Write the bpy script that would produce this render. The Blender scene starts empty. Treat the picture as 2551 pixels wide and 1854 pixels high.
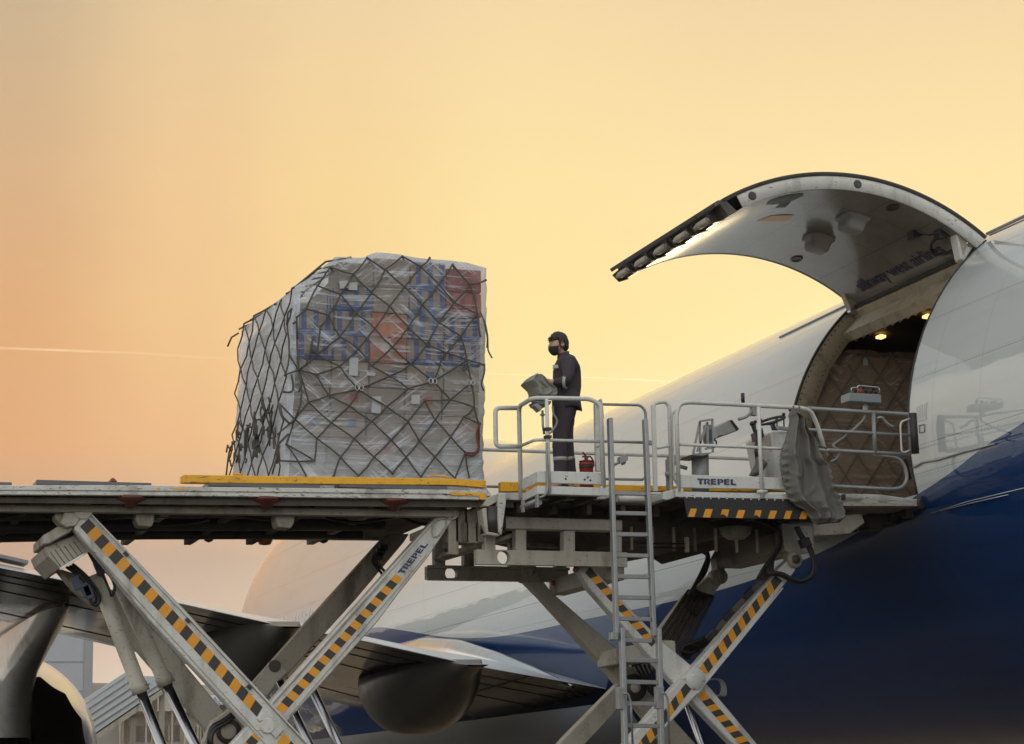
import bpy, bmesh, math, random
from mathutils import Vector, Matrix, noise
R = math.radians
random.seed(7)
scene = bpy.context.scene
COL = scene.collection

# ---------------------------------------------------------------- camera, sky, sun, exposure
FPX, PITCH, ROLL, AZ = 5384.55, .193069, .018269, .332043     # focal length in photo pixels (2551 wide) and angles
W0, H0, CZ = 2551., 1854., 1.6
fwd = Vector((math.sin(AZ)*math.cos(PITCH), math.cos(AZ)*math.cos(PITCH), math.sin(PITCH)))
rt0 = Vector((math.cos(AZ), -math.sin(AZ), 0)); up0 = rt0.cross(fwd)
CR = math.cos(ROLL)*rt0 - math.sin(ROLL)*up0; CU = math.sin(ROLL)*rt0 + math.cos(ROLL)*up0
cd = bpy.data.cameras.new('camera'); cam = bpy.data.objects.new('camera', cd); COL.objects.link(cam)
cd.sensor_width = 36; cd.lens = 36*FPX/W0; cd.clip_start = .1; cd.clip_end = 20000
M = Matrix((CR, CU, -fwd)).transposed().to_4x4(); M.translation = (0, 0, CZ); cam.matrix_world = M
scene.camera = cam
scene.view_settings.view_transform = 'Standard'; scene.view_settings.look = 'None'
scene.view_settings.exposure = 0; scene.view_settings.gamma = 1
scene.cycles.max_bounces = 8; scene.cycles.transparent_max_bounces = 12
scene.cycles.use_denoising = True

SUN_AZ, SUN_EL = R(30), R(7.0)
SUN = Vector((math.sin(SUN_AZ)*math.cos(SUN_EL), math.cos(SUN_AZ)*math.cos(SUN_EL), math.sin(SUN_EL)))
sd = bpy.data.lights.new('sun', 'SUN'); sun = bpy.data.objects.new('sun', sd); COL.objects.link(sun)
sd.energy = 4.5; sd.angle = R(.53); sd.color = (1, .74, .45)
sun.rotation_euler = SUN.to_track_quat('Z', 'Y').to_euler(); sun.location = (0, 0, 40)

def lin(r, g, b):
    f = lambda c: (c/12.92 if c <= .04045 else ((c+.055)/1.055)**2.4)
    return (f(r/255), f(g/255), f(b/255), 1)

class NT:                                    # small helper for writing node graphs
    def __init__(s, tree): s.t = tree; s.n = tree.nodes; s.l = tree.links
    def node(s, typ, **k):
        n = s.n.new(typ)
        for a, v in k.items(): setattr(n, a, v)
        return n
    def put(s, sock, v):
        if v is None: return
        if isinstance(v, bpy.types.NodeSocket): s.l.new(v, sock)
        else: sock.default_value = v
    def m(s, op, a, b=None, c=None, clamp=False):
        n = s.node('ShaderNodeMath', operation=op, use_clamp=clamp)
        for i, v in enumerate((a, b, c)): s.put(n.inputs[i], v)
        return n.outputs[0]
    def vm(s, op, a, b=None, out=0):
        n = s.node('ShaderNodeVectorMath', operation=op)
        s.put(n.inputs[0], a); s.put(n.inputs[1], b)
        return n.outputs[out]
    def mix(s, f, a, b, blend='MIX'):
        n = s.node('ShaderNodeMix', data_type='RGBA', blend_type=blend)
        s.put(n.inputs[0], f); s.put(n.inputs[6], a); s.put(n.inputs[7], b)
        return n.outputs[2]
    def ss(s, x, lo, hi):                    # smoothstep 0..1
        n = s.node('ShaderNodeMapRange', interpolation_type='SMOOTHSTEP')
        s.put(n.inputs[0], x); n.inputs[1].default_value = lo; n.inputs[2].default_value = hi
        return n.outputs[0]
    def ramp(s, x, stops, interp='LINEAR'):
        n = s.node('ShaderNodeValToRGB'); e = n.color_ramp; e.interpolation = interp
        while len(e.elements) < len(stops): e.elements.new(.5)
        for el, (p, c) in zip(e.elements, stops): el.position = p; el.color = c
        s.put(n.inputs[0], x); return n.outputs[0]
    def noise(s, vec=None, scale=5, detail=3, rough=.55, dist=0, dim='3D'):
        n = s.node('ShaderNodeTexNoise', noise_dimensions=dim)
        if vec is not None: s.put(n.inputs['Vector'], vec)
        n.inputs['Scale'].default_value = scale; n.inputs['Detail'].default_value = detail
        n.inputs['Roughness'].default_value = rough; n.inputs['Distortion'].default_value = dist
        return n.outputs['Fac']
    def mapv(s, vec, sc=(1, 1, 1), loc=(0, 0, 0), rot=(0, 0, 0)):
        n = s.node('ShaderNodeMapping'); s.put(n.inputs[0], vec)
        n.inputs[1].default_value = loc; n.inputs[2].default_value = rot; n.inputs[3].default_value = sc
        return n.outputs[0]
    def sep(s, v):
        n = s.node('ShaderNodeSeparateXYZ'); s.put(n.inputs[0], v); return n.outputs
    def comb(s, x, y, z):
        n = s.node('ShaderNodeCombineXYZ')
        for i, v in enumerate((x, y, z)): s.put(n.inputs[i], v)
        return n.outputs[0]
    def bump(s, h, strength=.2, dist=.02):
        n = s.node('ShaderNodeBump'); s.put(n.inputs['Height'], h)
        n.inputs['Strength'].default_value = strength; n.inputs['Distance'].default_value = dist
        return n.outputs[0]

def make_sky():
    w = bpy.data.worlds.new('World'); scene.world = w; w.use_nodes = True
    t = NT(w.node_tree); t.n.clear()
    d = t.node('ShaderNodeTexCoord').outputs['Generated']
    d = t.vm('NORMALIZE', d)
    x, y, z = t.sep(d)
    el = t.m('MULTIPLY', t.m('ARCSINE', z), 57.2958)
    az = t.m('MULTIPLY', t.m('ARCTAN2', x, y), 57.2958)
    # warm dusk half: hazy bands from the horizon up, each running from the orange left to the glow over the hidden sun
    rows = [(1.0, [(214, 202, 192), (228, 216, 204), (222, 206, 190), (238, 222, 196), (244, 228, 200)]),
            (3.6, [(192, 175, 163), (204, 189, 176), (204, 188, 170), (238, 220, 190), (246, 230, 196)]),
            (6.2, [(186, 158, 140), (190, 167, 151), (204, 180, 158), (238, 218, 184), (248, 231, 188)]),
            (9.2, [(222, 168, 123), (231, 183, 135), (241, 206, 150), (249, 231, 170), (250, 233, 180)]),
            (12.2, [(223, 171, 122), (237, 195, 141), (245, 210, 149), (249, 227, 161), (250, 229, 166)]),
            (16.2, [(216, 177, 136), (238, 200, 149), (245, 213, 153), (250, 225, 164), (249, 225, 168)]),
            (20.8, [(203, 180, 146), (230, 202, 157), (238, 210, 164), (244, 217, 168), (240, 212, 166)]),
            (26.0, [(182, 172, 158), (206, 192, 166), (222, 202, 170), (228, 208, 176), (222, 204, 174)])]
    aw = t.m('ADD', az, t.m('MULTIPLY', t.m('SUBTRACT', t.noise(t.mapv(d, (1, 1, 3)), 6, 3), .5), 1.6))
    ax_ = t.m('DIVIDE', t.m('SUBTRACT', aw, 4), 30)
    warm = None; e0 = None
    for e_, cs in rows:
        rc = t.ramp(ax_, [((p-4)/30, lin(*c_)) for p, c_ in zip((5.5, 10.2, 14.0, 19.5, 26.0), cs)], 'B_SPLINE' if False else 'EASE')
        if warm is None: warm = rc
        else:
            n = t.node('ShaderNodeMapRange'); t.put(n.inputs[0], el); n.inputs[1].default_value = e0; n.inputs[2].default_value = e_
            warm = t.mix(n.outputs[0], warm, rc)
        e0 = e_
    warm = t.mix(1.0, warm, (.98, .975, .97, 1), 'MULTIPLY')                  # the haze volume adds its own light in front
    # the rest of the dome: hazy grey blue, brighter low down, with broken cloud
    cl = t.noise(t.mapv(d, (1, 1, 2.6)), 2.3, 6, .6, .4)
    band = t.ss(t.m('ADD', el, t.m('MULTIPLY', t.m('SUBTRACT', cl, .5), 16)), 19, 21.5)
    side0 = t.m('ABSOLUTE', t.m('SUBTRACT', az, 22))
    hi = t.mix(t.ss(side0, 54, 88), (.36, .43, .47, 1), (1.05, 1.07, 1.08, 1))
    lo_ = t.mix(t.ss(side0, 50, 80), (1.08, 1.0, .83, 1), (1.55, 1.52, 1.42, 1))
    cool = t.mix(band, lo_, hi)
    up_ = t.mix(t.ss(cl, .42, .62), (.62, .70, .78, 1), (.95, .96, .95, 1))
    cool = t.mix(t.ss(el, 34, 55), cool, up_)
    side = t.m('ABSOLUTE', t.m('SUBTRACT', az, 22))
    f = t.ss(side, 32, 48)
    f = t.m('MAXIMUM', f, t.ss(el, 24, 40))
    c = t.mix(f, warm, cool)
    c = t.mix(t.ss(el, -1.5, -.2), lin(60, 56, 52), c)
    # the glow round the sun itself, which stands behind the fuselage
    gx = t.m('SUBTRACT', az, 30.5); gy = t.m('SUBTRACT', el, 5.0)
    g2 = t.m('ADD', t.m('MULTIPLY', gx, gx), t.m('MULTIPLY', gy, gy))
    gl = t.m('MULTIPLY', t.m('EXPONENT', t.m('MULTIPLY', g2, -1/(2*2.6**2))), 4.5)
    gl = t.m('MULTIPLY', gl, t.ss(el, -.5, .5))
    c = t.mix(1.0, c, t.mix(1.0, (1, .80, .47, 1), t.comb(gl, gl, gl), 'MULTIPLY'), 'ADD')
    sky = t.node('ShaderNodeTexSky', sky_type='NISHITA', sun_disc=False)
    sky.sun_elevation = SUN_EL; sky.sun_rotation = SUN_AZ; sky.dust_density = 4
    b1 = t.node('ShaderNodeBackground'); t.put(b1.inputs[0], c); b1.inputs[1].default_value = SKY_GAIN
    b2 = t.node('ShaderNodeBackground'); t.put(b2.inputs[0], sky.outputs[0]); b2.inputs[1].default_value = .0012
    ad = t.node('ShaderNodeAddShader'); t.l.new(b1.outputs[0], ad.inputs[0]); t.l.new(b2.outputs[0], ad.inputs[1])
    o = t.node('ShaderNodeOutputWorld'); t.l.new(ad.outputs[0], o.inputs[0])
SKY_GAIN = 1.0
make_sky()

# ---------------------------------------------------------------- placing: a photo pixel becomes a point on a real plane of the scene
def at(px, py, y=None, x=None, z=None):
    D = fwd + (px-W0/2)/FPX*CR - (py-H0/2)/FPX*CU
    t = y/D.y if y is not None else x/D.x if x is not None else (z-CZ)/D.z
    P = D*t; P.z += CZ; return P
tA = lambda x, y: (1417+x/2, 380+y/2)
tB = lambda x, y: (1417+x/2, 1030+y/2)
tC = lambda x, y: (567+x/2, 1030+y/2)
tD = lambda x, y: (x/2, 1030+y/2)
tM = lambda x, y: (1180+x/3.296, 800+y/3.296)
tP = lambda x, y: (567+x/2.7012, 600+y/2.7012)
def on(y, tf, pts): return [at(*tf(*p), y=y) for p in pts]

# ---------------------------------------------------------------- mesh helpers
class MB:
    def __init__(s): s.bm = bmesh.new(); s.mi = 0
    def poly(s, pts):
        try:
            f = s.bm.faces.new([s.bm.verts.new(p) for p in pts]); f.material_index = s.mi; return f
        except ValueError: return None
    def prism(s, pts, d):                    # polygon in 3D pushed by vector d (or depth along +y)
        d = Vector((0, d, 0)) if not isinstance(d, Vector) else d
        a = [s.bm.verts.new(p) for p in pts]; b = [s.bm.verts.new(Vector(p)+d) for p in pts]
        n = len(pts); F = []
        F.append(s.bm.faces.new(a)); F.append(s.bm.faces.new(b[::-1]))
        for i in range(n): F.append(s.bm.faces.new((a[i], b[i], b[(i+1) % n], a[(i+1) % n])))
        for f in F: f.material_index = s.mi
        return s
    def box(s, lo, hi):
        x0, y0, z0 = lo; x1, y1, z1 = hi
        return s.prism([(x0, y0, z0), (x1, y0, z0), (x1, y0, z1), (x0, y0, z1)], y1-y0)
    def obox(s, c, ax, ay, az_):             # oriented box by half axes
        c = Vector(c)
        return s.prism([c-ax-ay-az_, c+ax-ay-az_, c+ax-ay+az_, c-ax-ay+az_], ay*2)
    def tube(s, pts, r, seg=8, fil=0, closed=False, caps=True, radii=None):
        pts = [Vector(p) for p in pts]
        if fil: pts = fillet(pts, fil)
        n = len(pts); rings = []
        up = Vector((.13, .97, .21)).normalized(); prev = None
        for i, p in enumerate(pts):
            a = pts[i-1] if i or closed else p; b = pts[(i+1) % n] if i < n-1 or closed else p
            t = (b-a).normalized() if (b-a).length > 1e-9 else Vector((0, 0, 1))
            if prev is None:
                u = t.cross(up)
                if u.length < .05: u = t.cross(Vector((1, 0, 0)))
                u.normalize()
            else:
                u = prev - t*prev.dot(t); u.normalize()
            prev = u; v = t.cross(u); rr = radii[i] if radii else r
            rings.append([s.bm.verts.new(p+(u*math.cos(k*2*math.pi/seg)+v*math.sin(k*2*math.pi/seg))*rr) for k in range(seg)])
        for i in range(n-1+(1 if closed else 0)):
            A, B = rings[i], rings[(i+1) % n]
            for k in range(seg):
                f = s.bm.faces.new((A[k], A[(k+1) % seg], B[(k+1) % seg], B[k])); f.smooth = True; f.material_index = s.mi
        if caps and not closed:
            f = s.bm.faces.new(rings[0][::-1]); f.material_index = s.mi
            f = s.bm.faces.new(rings[-1]); f.material_index = s.mi
        return s
    def cyl(s, p0, p1, r, seg=20, r1=None):
        return s.tube([p0, p1], r, seg, radii=[r, r if r1 is None else r1])
    def bar(s, p0, p1, w, h, upv=Vector((0, 1, 0))):   # rectangular bar
        p0 = Vector(p0); p1 = Vector(p1); t = (p1-p0); L = t.length; t.normalize()
        u = t.cross(upv); u.normalize(); v = u.cross(t)
        return s.obox((p0+p1)/2, t*(L/2), v*(h/2), u*(w/2))
    def grid(s, rows, smooth=True, wrap=False):
        vs = [[s.bm.verts.new(p) for p in r] for r in rows]
        m = len(rows[0])
        for i in range(len(rows)-1):
            for j in range(m if wrap else m-1):
                q = (vs[i][j], vs[i][(j+1) % m], vs[i+1][(j+1) % m], vs[i+1][j])
                try:
                    f = s.bm.faces.new(q); f.smooth = smooth; f.material_index = s.mi
                except ValueError: pass
        return vs
    def lathe(s, c, prof, seg=28, axis='Z'):
        c = Vector(c); rows = []
        for r, h in prof:
            row = []
            for k in range(seg):
                a = k*2*math.pi/seg; u, v = r*math.cos(a), r*math.sin(a)
                row.append(c+Vector((u, v, h)) if axis == 'Z' else c+Vector((u, h, v)) if axis == 'Y' else c+Vector((h, u, v)))
            rows.append(row)
        s.grid(rows, True, True); return s
    def ball(s, c, r, sx=1, sy=1, sz=1, seg=16, rings=10):
        c = Vector(c); rows = []
        for i in range(rings+1):
            t = math.pi*i/rings
            rows.append([c+Vector((r*sx*math.sin(t)*math.cos(k*2*math.pi/seg), r*sy*math.sin(t)*math.sin(k*2*math.pi/seg), r*sz*math.cos(t))) for k in range(seg)])
        s.grid(rows, True, True); return s
    def out(s, name, mats, parent=None, bevel=0, weld=False, sub=0):
        if weld or sub: bmesh.ops.remove_doubles(s.bm, verts=s.bm.verts, dist=1e-4)
        bmesh.ops.recalc_face_normals(s.bm, faces=s.bm.faces)
        me = bpy.data.meshes.new(name); s.bm.to_mesh(me); s.bm.free()
        for m in (mats if isinstance(mats, (list, tuple)) else [mats]): me.materials.append(m)
        o = bpy.data.objects.new(name, me); COL.objects.link(o)
        if parent is not None: adopt(o, parent)
        if bevel:
            b = o.modifiers.new('bevel', 'BEVEL'); b.width = bevel; b.segments = 1; b.limit_method = 'ANGLE'; b.angle_limit = R(40)
        if sub:
            b = o.modifiers.new('sub', 'SUBSURF'); b.levels = sub; b.render_levels = sub
        return o
def adopt(o, parent):
    o.parent = parent
    q = Vector((0, 0, 0)); p = parent
    while p is not None: q += p.location; p = p.parent
    o.location = o.location - q
def fillet(pts, rad, n=5):
    out = [pts[0]]
    for i in range(1, len(pts)-1):
        a, b, c = pts[i-1], pts[i], pts[i+1]
        u = (a-b); v = (c-b); r = min(rad, u.length*.48, v.length*.48)
        p, q = b+u.normalized()*r, b+v.normalized()*r
        for k in range(n+1):
            t = k/n; out.append(p*(1-t)**2 + b*2*t*(1-t) + q*t*t)
    out.append(pts[-1]); return out
def thing(name, label, cat, loc=(0, 0, 0), group=None):
    o = bpy.data.objects.new(name, None); COL.objects.link(o); o.location = loc; o.empty_display_size = .2
    o['label'] = label; o['category'] = cat
    if group: o['group'] = group
    return o
def tag(o, label, cat, group=None):
    o['label'] = label; o['category'] = cat
    if group: o['group'] = group
    return o

# ---------------------------------------------------------------- materials
def mat(name, col=(.8, .8, .8), rough=.5, metal=0, spec=.5, coat=0, dirt=0, dirt_col=(.10, .07, .045), dscale=3., streak=False, bump=0, bscale=40., var=.06, chips=0, chip_col=(.12, .08, .05), emit=None):
    m = bpy.data.materials.new(name); m.use_nodes = True
    t = NT(m.node_tree); p = t.n['Principled BSDF']
    p.inputs['Roughness'].default_value = rough; p.inputs['Metallic'].default_value = metal
    p.inputs['Specular IOR Level'].default_value = spec; p.inputs['Coat Weight'].default_value = coat
    p.inputs['Coat Roughness'].default_value = .08
    co = t.node('ShaderNodeNewGeometry').outputs['Position']
    c = (*col, 1)
    base = t.mix(t.noise(co, dscale*.6, 3), tuple(max(0, v*(1-var)) for v in col)+(1,), tuple(min(1, v*(1+var)) for v in col)+(1,))
    if dirt:
        v = t.mapv(co, (1, 1, .25)) if streak else co
        n = t.m('MULTIPLY', t.ss(t.noise(v, dscale, 6, .65), .46, .72), dirt)
        base = t.mix(n, base, (*dirt_col, 1))
        n2 = t.m('MULTIPLY', t.ss(t.noise(co, dscale*9, 3, .7), .55, .75), dirt*.5)
        base = t.mix(n2, base, (*dirt_col, 1))
        t.put(p.inputs['Roughness'], t.m('ADD', rough, t.m('MULTIPLY', n, .25), clamp=True))
    if chips:
        n = t.ss(t.noise(t.mapv(co, (.7, 1, 2.5)), 14, 5, .75), .66-.1*chips, .70-.1*chips)
        base = t.mix(n, base, (*chip_col, 1))
    t.put(p.inputs['Base Color'], base)
    if bump: t.put(p.inputs['Normal'], t.bump(t.noise(co, bscale, 4), bump, .01))
    if emit:
        p.inputs['Emission Color'].default_value = (*emit[:3], 1); p.inputs['Emission Strength'].default_value = emit[3]
    return m
MT = {}
MT['white'] = mat('white_paint', (.62, .62, .58), .38, dirt=.55, dscale=2.6, streak=True, chips=.42, chip_col=(.16, .10, .06))
MT['white_worn'] = mat('worn_white_paint', (.60, .59, .54), .5, dirt=.6, dscale=3, chips=.85, chip_col=(.07, .05, .04))
MT['cream'] = mat('cream_paint', (.46, .43, .36), .45, dirt=.7, dscale=2.8, streak=True, chips=.45, chip_col=(.15, .085, .045))
MT['cream_dirty'] = mat('grimy_cream_paint', (.36, .32, .255), .55, dirt=.75, dscale=2.8, streak=True, chips=.4)
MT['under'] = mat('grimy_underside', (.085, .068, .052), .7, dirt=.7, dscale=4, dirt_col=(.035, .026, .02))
MT['grease'] = mat('greasy_steel', (.05, .042, .035), .45, dirt=.6, dscale=6, dirt_col=(.012, .01, .008))
MT['galv'] = mat('galvanised_steel', (.29, .30, .30), .42, metal=.6, dirt=.25, dscale=14, dirt_col=(.2, .2, .2), var=.18)
MT['rail_grey'] = mat('grey_rail_paint', (.27, .28, .28), .45, metal=.2, dirt=.3, dscale=9)
MT['rail_white'] = mat('white_rail_paint', (.60, .60, .55), .35, dirt=.2, dscale=8, chips=.25)
MT['yellow'] = mat('yellow_paint', (.84, .42, .01), .42, dirt=.25, dscale=5, chips=.75, chip_col=(.05, .03, .015))
MT['hz_yellow'] = mat('hazard_amber', (.78, .33, .02), .5, dirt=.15, dscale=4, var=.1)
MT['hz_black'] = mat('hazard_black', (.045, .04, .036), .6, var=.1)
MT['rubber'] = mat('black_rubber', (.02, .02, .021), .55, dirt=.3, dscale=8, dirt_col=(.06, .05, .04))
MT['chrome'] = mat('chrome_rod', (.36, .36, .38), .2, metal=1)
MT['roller'] = mat('dark_roller', (.11, .115, .125), .4, metal=.4, dirt=.3, dscale=10)
MT['steel'] = mat('bare_steel', (.42, .42, .43), .32, metal=.9, dirt=.2)
MT['navy'] = mat('navy_lettering', (.035, .04, .11), .4)
MT['red'] = mat('red_paint', (.28, .025, .018), .4, dirt=.3)
MT['redlamp'] = mat('red_lamp', (.10, .018, .012), .4, dirt=.4)
MT['amber'] = mat('amber_lens', (.65, .16, .01), .2, coat=.6)
MT['grey_box'] = mat('grey_enclosure', (.20, .215, .225), .45, dirt=.1)
MT['black'] = mat('black_plastic', (.015, .015, .016), .4)
MT['lining'] = mat('dark_lining', (.10, .08, .06), .7, dirt=.4, dscale=2)
MT['frame_beige'] = mat('primer_frame', (.42, .37, .27), .5, dirt=.5, dscale=5)
MT['hold_fill'] = mat('hold_fill', (.9, .8, .6), .4, emit=(1, .72, .42, 8))
MT['lamp'] = mat('lit_lamp', (.9, .7, .3), .4, emit=(1, .62, .22, 2.0))
# ================================================================ ground
XF, ZF, RF, Y1, Y2 = 16.374, 5.819, 3.25, 23.17, 26.56       # fuselage axis, radius, cargo door aft and forward edges
TH_S, TH_H = R(-12.6), R(52.2)                                # sill and hinge angle up from the left side

def ground_mat():
    m = bpy.data.materials.new('concrete_apron'); m.use_nodes = True
    t = NT(m.node_tree); p = t.n['Principled BSDF']
    co = t.node('ShaderNodeNewGeometry').outputs['Position']
    n = t.noise(co, .35, 8, .6); n2 = t.noise(co, 6, 5, .7)
    c = t.mix(n, lin(38, 35, 32), lin(54, 49, 43)); c = t.mix(t.m('MULTIPLY', n2, .35), c, lin(30, 28, 26))
    x, y, z = t.sep(co)
    j = t.m('MINIMUM', t.m('ABSOLUTE', t.m('SUBTRACT', t.m('FRACT', t.m('DIVIDE', x, 7.5)), .5)), t.m('ABSOLUTE', t.m('SUBTRACT', t.m('FRACT', t.m('DIVIDE', y, 7.5)), .5)))
    c = t.mix(t.m('LESS_THAN', j, .002), c, lin(45, 44, 43))
    t.put(p.inputs['Base Color'], c); p.inputs['Roughness'].default_value = .75
    return m
g = MB(); g.poly([(-400, -400, 0), (400, -400, 0), (400, 460, 0), (-400, 460, 0)])
gr = g.out('ground', ground_mat()); gr['kind'] = 'structure'

# ================================================================ aircraft
def hit(px, py, cx, cz, rad, root):
    D = fwd + (px-W0/2)/FPX*CR - (py-H0/2)/FPX*CU
    a = D.x**2+D.z**2; b = D.x*(0-cx)+D.z*(CZ-cz); c = cx**2+(CZ-cz)**2-rad**2
    disc = b*b-a*c
    if disc < 0: disc = 0
    t = (-b-math.sqrt(disc))/a if root == 0 else (-b+math.sqrt(disc))/a
    return Vector((D.x*t, D.y*t, CZ+D.z*t))
onF = lambda p: hit(p[0], p[1], XF, ZF, RF, 0)
aircraft = thing('cargo_aircraft', 'huge white and blue freighter with its curved side cargo door swung open above the loader', 'aircraft', (XF, 40, 0))

LIV = [onF(p) for p in [(2551, 1052), tB(2090, 150), tB(1930, 275), tB(1745, 400), (2131, 1331), (2028, 1384), (1885, 1442), (1714, 1490), (1488, 1537), (1250, 1585), tC(1150, 1118), tC(1000, 1102), tC(850, 1078), tC(740, 1066)]]
LIV.sort(key=lambda v: v.y)
def fuselage_mat():
    m = bpy.data.materials.new('airliner_livery'); m.use_nodes = True
    t = NT(m.node_tree); p = t.n['Principled BSDF']
    co = t.node('ShaderNodeNewGeometry').outputs['Position']
    x, y, z = t.sep(co)
    fc = t.node('ShaderNodeFloatCurve'); cv = fc.mapping.curves[0]
    pts = [(LIV[0].y-6, LIV[0].z+2.6)]+[(v.y, v.z) for v in LIV]+[(LIV[-1].y+3, LIV[-1].z+.05), (LIV[-1].y+25, LIV[-1].z+.4)]
    Y_LO, Y_HI = 10., 90.
    q = [((a-Y_LO)/(Y_HI-Y_LO), b/10) for a, b in pts]
    while len(cv.points) < len(q): cv.points.new(.5, .5)
    for cp, (a, b) in zip(cv.points, q): cp.location = (a, b); cp.handle_type = 'AUTO_CLAMPED'
    fc.mapping.update()
    t.put(fc.inputs['Value'], t.m('DIVIDE', t.m('SUBTRACT', y, Y_LO), Y_HI-Y_LO))
    zb = t.m('MULTIPLY', fc.outputs[0], 10)
    blue = t.m('LESS_THAN', z, zb)
    th = t.m('MULTIPLY', t.m('ARCTAN2', t.m('SUBTRACT', z, ZF), t.m('SUBTRACT', XF, x)), 57.2958)
    lines = None
    def add(v):
        nonlocal lines
        lines = v if lines is None else t.m('MAXIMUM', lines, v)
    for a, w in ((45.5, .10), (60.5, .12), (-2.5, .07), (-14.2, .09), (-27, .07), (-45, .09), (-62, .09), (27.0, .05), (12.5, .05), (-8.4, .05), (-36, .06), (-20.5, .05)):
        add(t.m('MULTIPLY', t.m('LESS_THAN', t.m('ABSOLUTE', t.m('SUBTRACT', th, a)), w), .85))
    for a, w in ((20.4, .006), (21.5, .005), (22.6, .005), (27.9, .005), (29.6, .006), (31.6, .006), (33.8, .008), (36.3, .008), (39.5, .008), (44.1, .008), (49., .01), (57, .01)):
        add(t.m('MULTIPLY', t.m('LESS_THAN', t.m('ABSOLUTE', t.m('SUBTRACT', y, a)), w), .3))
    # rows of rivets beside the seams
    for a in (46.3, -3.4, -15.2, 26.4, 13.0, -9.0, -36.6):
        d1 = t.m('LESS_THAN', t.m('ABSOLUTE', t.m('SUBTRACT', th, a)), .12)
        d2 = t.m('LESS_THAN', t.m('FRACT', t.m('MULTIPLY', y, 14)), .35)
        add(t.m('MULTIPLY', t.m('MULTIPLY', d1, d2), .34))
    grime = t.ss(t.noise(t.mapv(co, (1, .12, 1)), 3, 6, .65), .45, .8)
    wcol = t.mix(t.m('MULTIPLY', grime, .30), lin(184, 188, 187), lin(148, 150, 147))
    wcol = t.mix(t.m('MULTIPLY', t.ss(t.noise(t.mapv(co, (1, 1, .2)), 8, 5, .7), .55, .8), .12), wcol, lin(120, 112, 100))
    bcol = t.mix(grime, lin(3, 48, 98), lin(2, 38, 82))
    c = t.mix(blue, wcol, bcol); c = t.mix(t.m('MULTIPLY', lines, .8), c, lin(52, 50, 48))
    t.put(p.inputs['Base Color'], c)
    p.inputs['Roughness'].default_value = .35; p.inputs['Specular IOR Level'].default_value = .15; p.inputs['Coat Weight'].default_value = 1; p.inputs['Coat Roughness'].default_value = .035
    t.put(p.inputs['Coat Roughness'], t.m('ADD', .02, t.m('MULTIPLY', grime, .06)))
    w = t.m('ADD', t.noise(t.mapv(co, (1, .5, 1)), 1.1, 2), t.m('MULTIPLY', t.noise(t.mapv(co, (1, .35, 1)), 4.5, 2), .12))
    b = t.bump(w, .26, .05); t.put(p.inputs['Normal'], b); t.put(p.inputs['Coat Normal'], b)
    return m
MT['livery'] = fuselage_mat()

def fus_point(y, th):
    """fuselage skin: round aft, with the upper deck hump and the nose forward"""
    s = min(1, max(0, (y-43)/9.)); s = s*s*(3-2*s)
    hump = 1.35*s
    k = 1.0
    if y > 60: u = min(1, (y-60)/11.); k = math.sqrt(max(0, 1-u**2.4))
    rr, zc = RF*k, ZF - (1-k)*1.1
    if y < 12: q = min(1, (12-y)/34); rr = RF*(1-.9*q**1.6); zc = ZF+1.6*q**1.5
    lo = max(0, -math.sin(th)-.25)/.75
    x, z = XF-rr*math.cos(th), zc+rr*math.sin(th)*(1+.22*k*lo**1.3)
    if hump and math.sin(th) > .2: z += hump*k*((math.sin(th)-.2)/.8)**.7*.98
    return Vector((x, y, z))
def ring_angles():
    a = [R(v) for v in range(-180, 181, 4)]
    a = [v for v in a if abs(v-TH_S) > R(1.6) and abs(v-TH_H) > R(1.6)]+[TH_S, TH_H]
    a.sort(); return a[:-1]
ANG = ring_angles()
ys = [-20, -12, -6, 0, 5, 10, 14, 17, 19, 21]+[Y1]+[Y1+(Y2-Y1)*k/6 for k in range(1, 6)]+[Y2]+[29, 32, 35, 38, 41, 43, 45, 47, 49, 51, 53, 56, 59, 61, 63, 65, 67, 68.5, 69.6, 70.4, 70.8, 70.99]
f = MB(); V = [[f.bm.verts.new(fus_point(y, a)) for a in ANG] for y in ys]
iS, iH = ANG.index(TH_S), ANG.index(TH_H)
for i in range(len(ys)-1):
    hole = ys[i] >= Y1-1e-6 and ys[i+1] <= Y2+1e-6
    for j in range(len(ANG)):
        if hole and iS <= j < iH: continue
        k = (j+1) % len(ANG)
        q = f.bm.faces.new((V[i][j], V[i][k], V[i+1][k], V[i+1][j])); q.smooth = True
fuselage = f.out('fuselage', MT['livery'], aircraft)
bpy.context.view_layer.update()

def cylp(y, th, r): return Vector((XF-r*math.cos(th), y, ZF+r*math.sin(th)))
ths = [TH_S+(TH_H-TH_S)*k/24 for k in range(25)]
# frame round the opening
for y, dy in ((Y2, .16), (Y1-.14, .14)):
    d = MB(); d.grid([[cylp(y+.002, a, 3.245) for a in ths], [cylp(y+.002, a, 2.93) for a in ths], [cylp(y+dy, a, 2.93) for a in ths], [cylp(y+dy, a, 3.245) for a in ths]], True); d.out('door_frame', MT['frame_beige'], aircraft)
d = MB()                                                        # rivets and scuffs of the forward jamb
for a in [TH_S+(TH_H-TH_S)*k/40 for k in range(1, 40)]:
    d.cyl(cylp(Y2-.004, a, 3.19), cylp(Y2+.004, a, 3.19), .012, 6); d.cyl(cylp(Y2-.004, a+.01, 3.0), cylp(Y2+.004, a+.01, 3.0), .010, 6)
d.out('frame_rivet_row', MT['grease'], aircraft)
for y in (Y2-.01, Y1+.01):                                      # dark rubber seals along the jambs
    d = MB(); d.tube([cylp(y, a, 3.245) for a in ths], .020, 8); d.out('door_seal', MT['rubber'], aircraft)
d = MB()                                                        # header under the hinge
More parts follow.
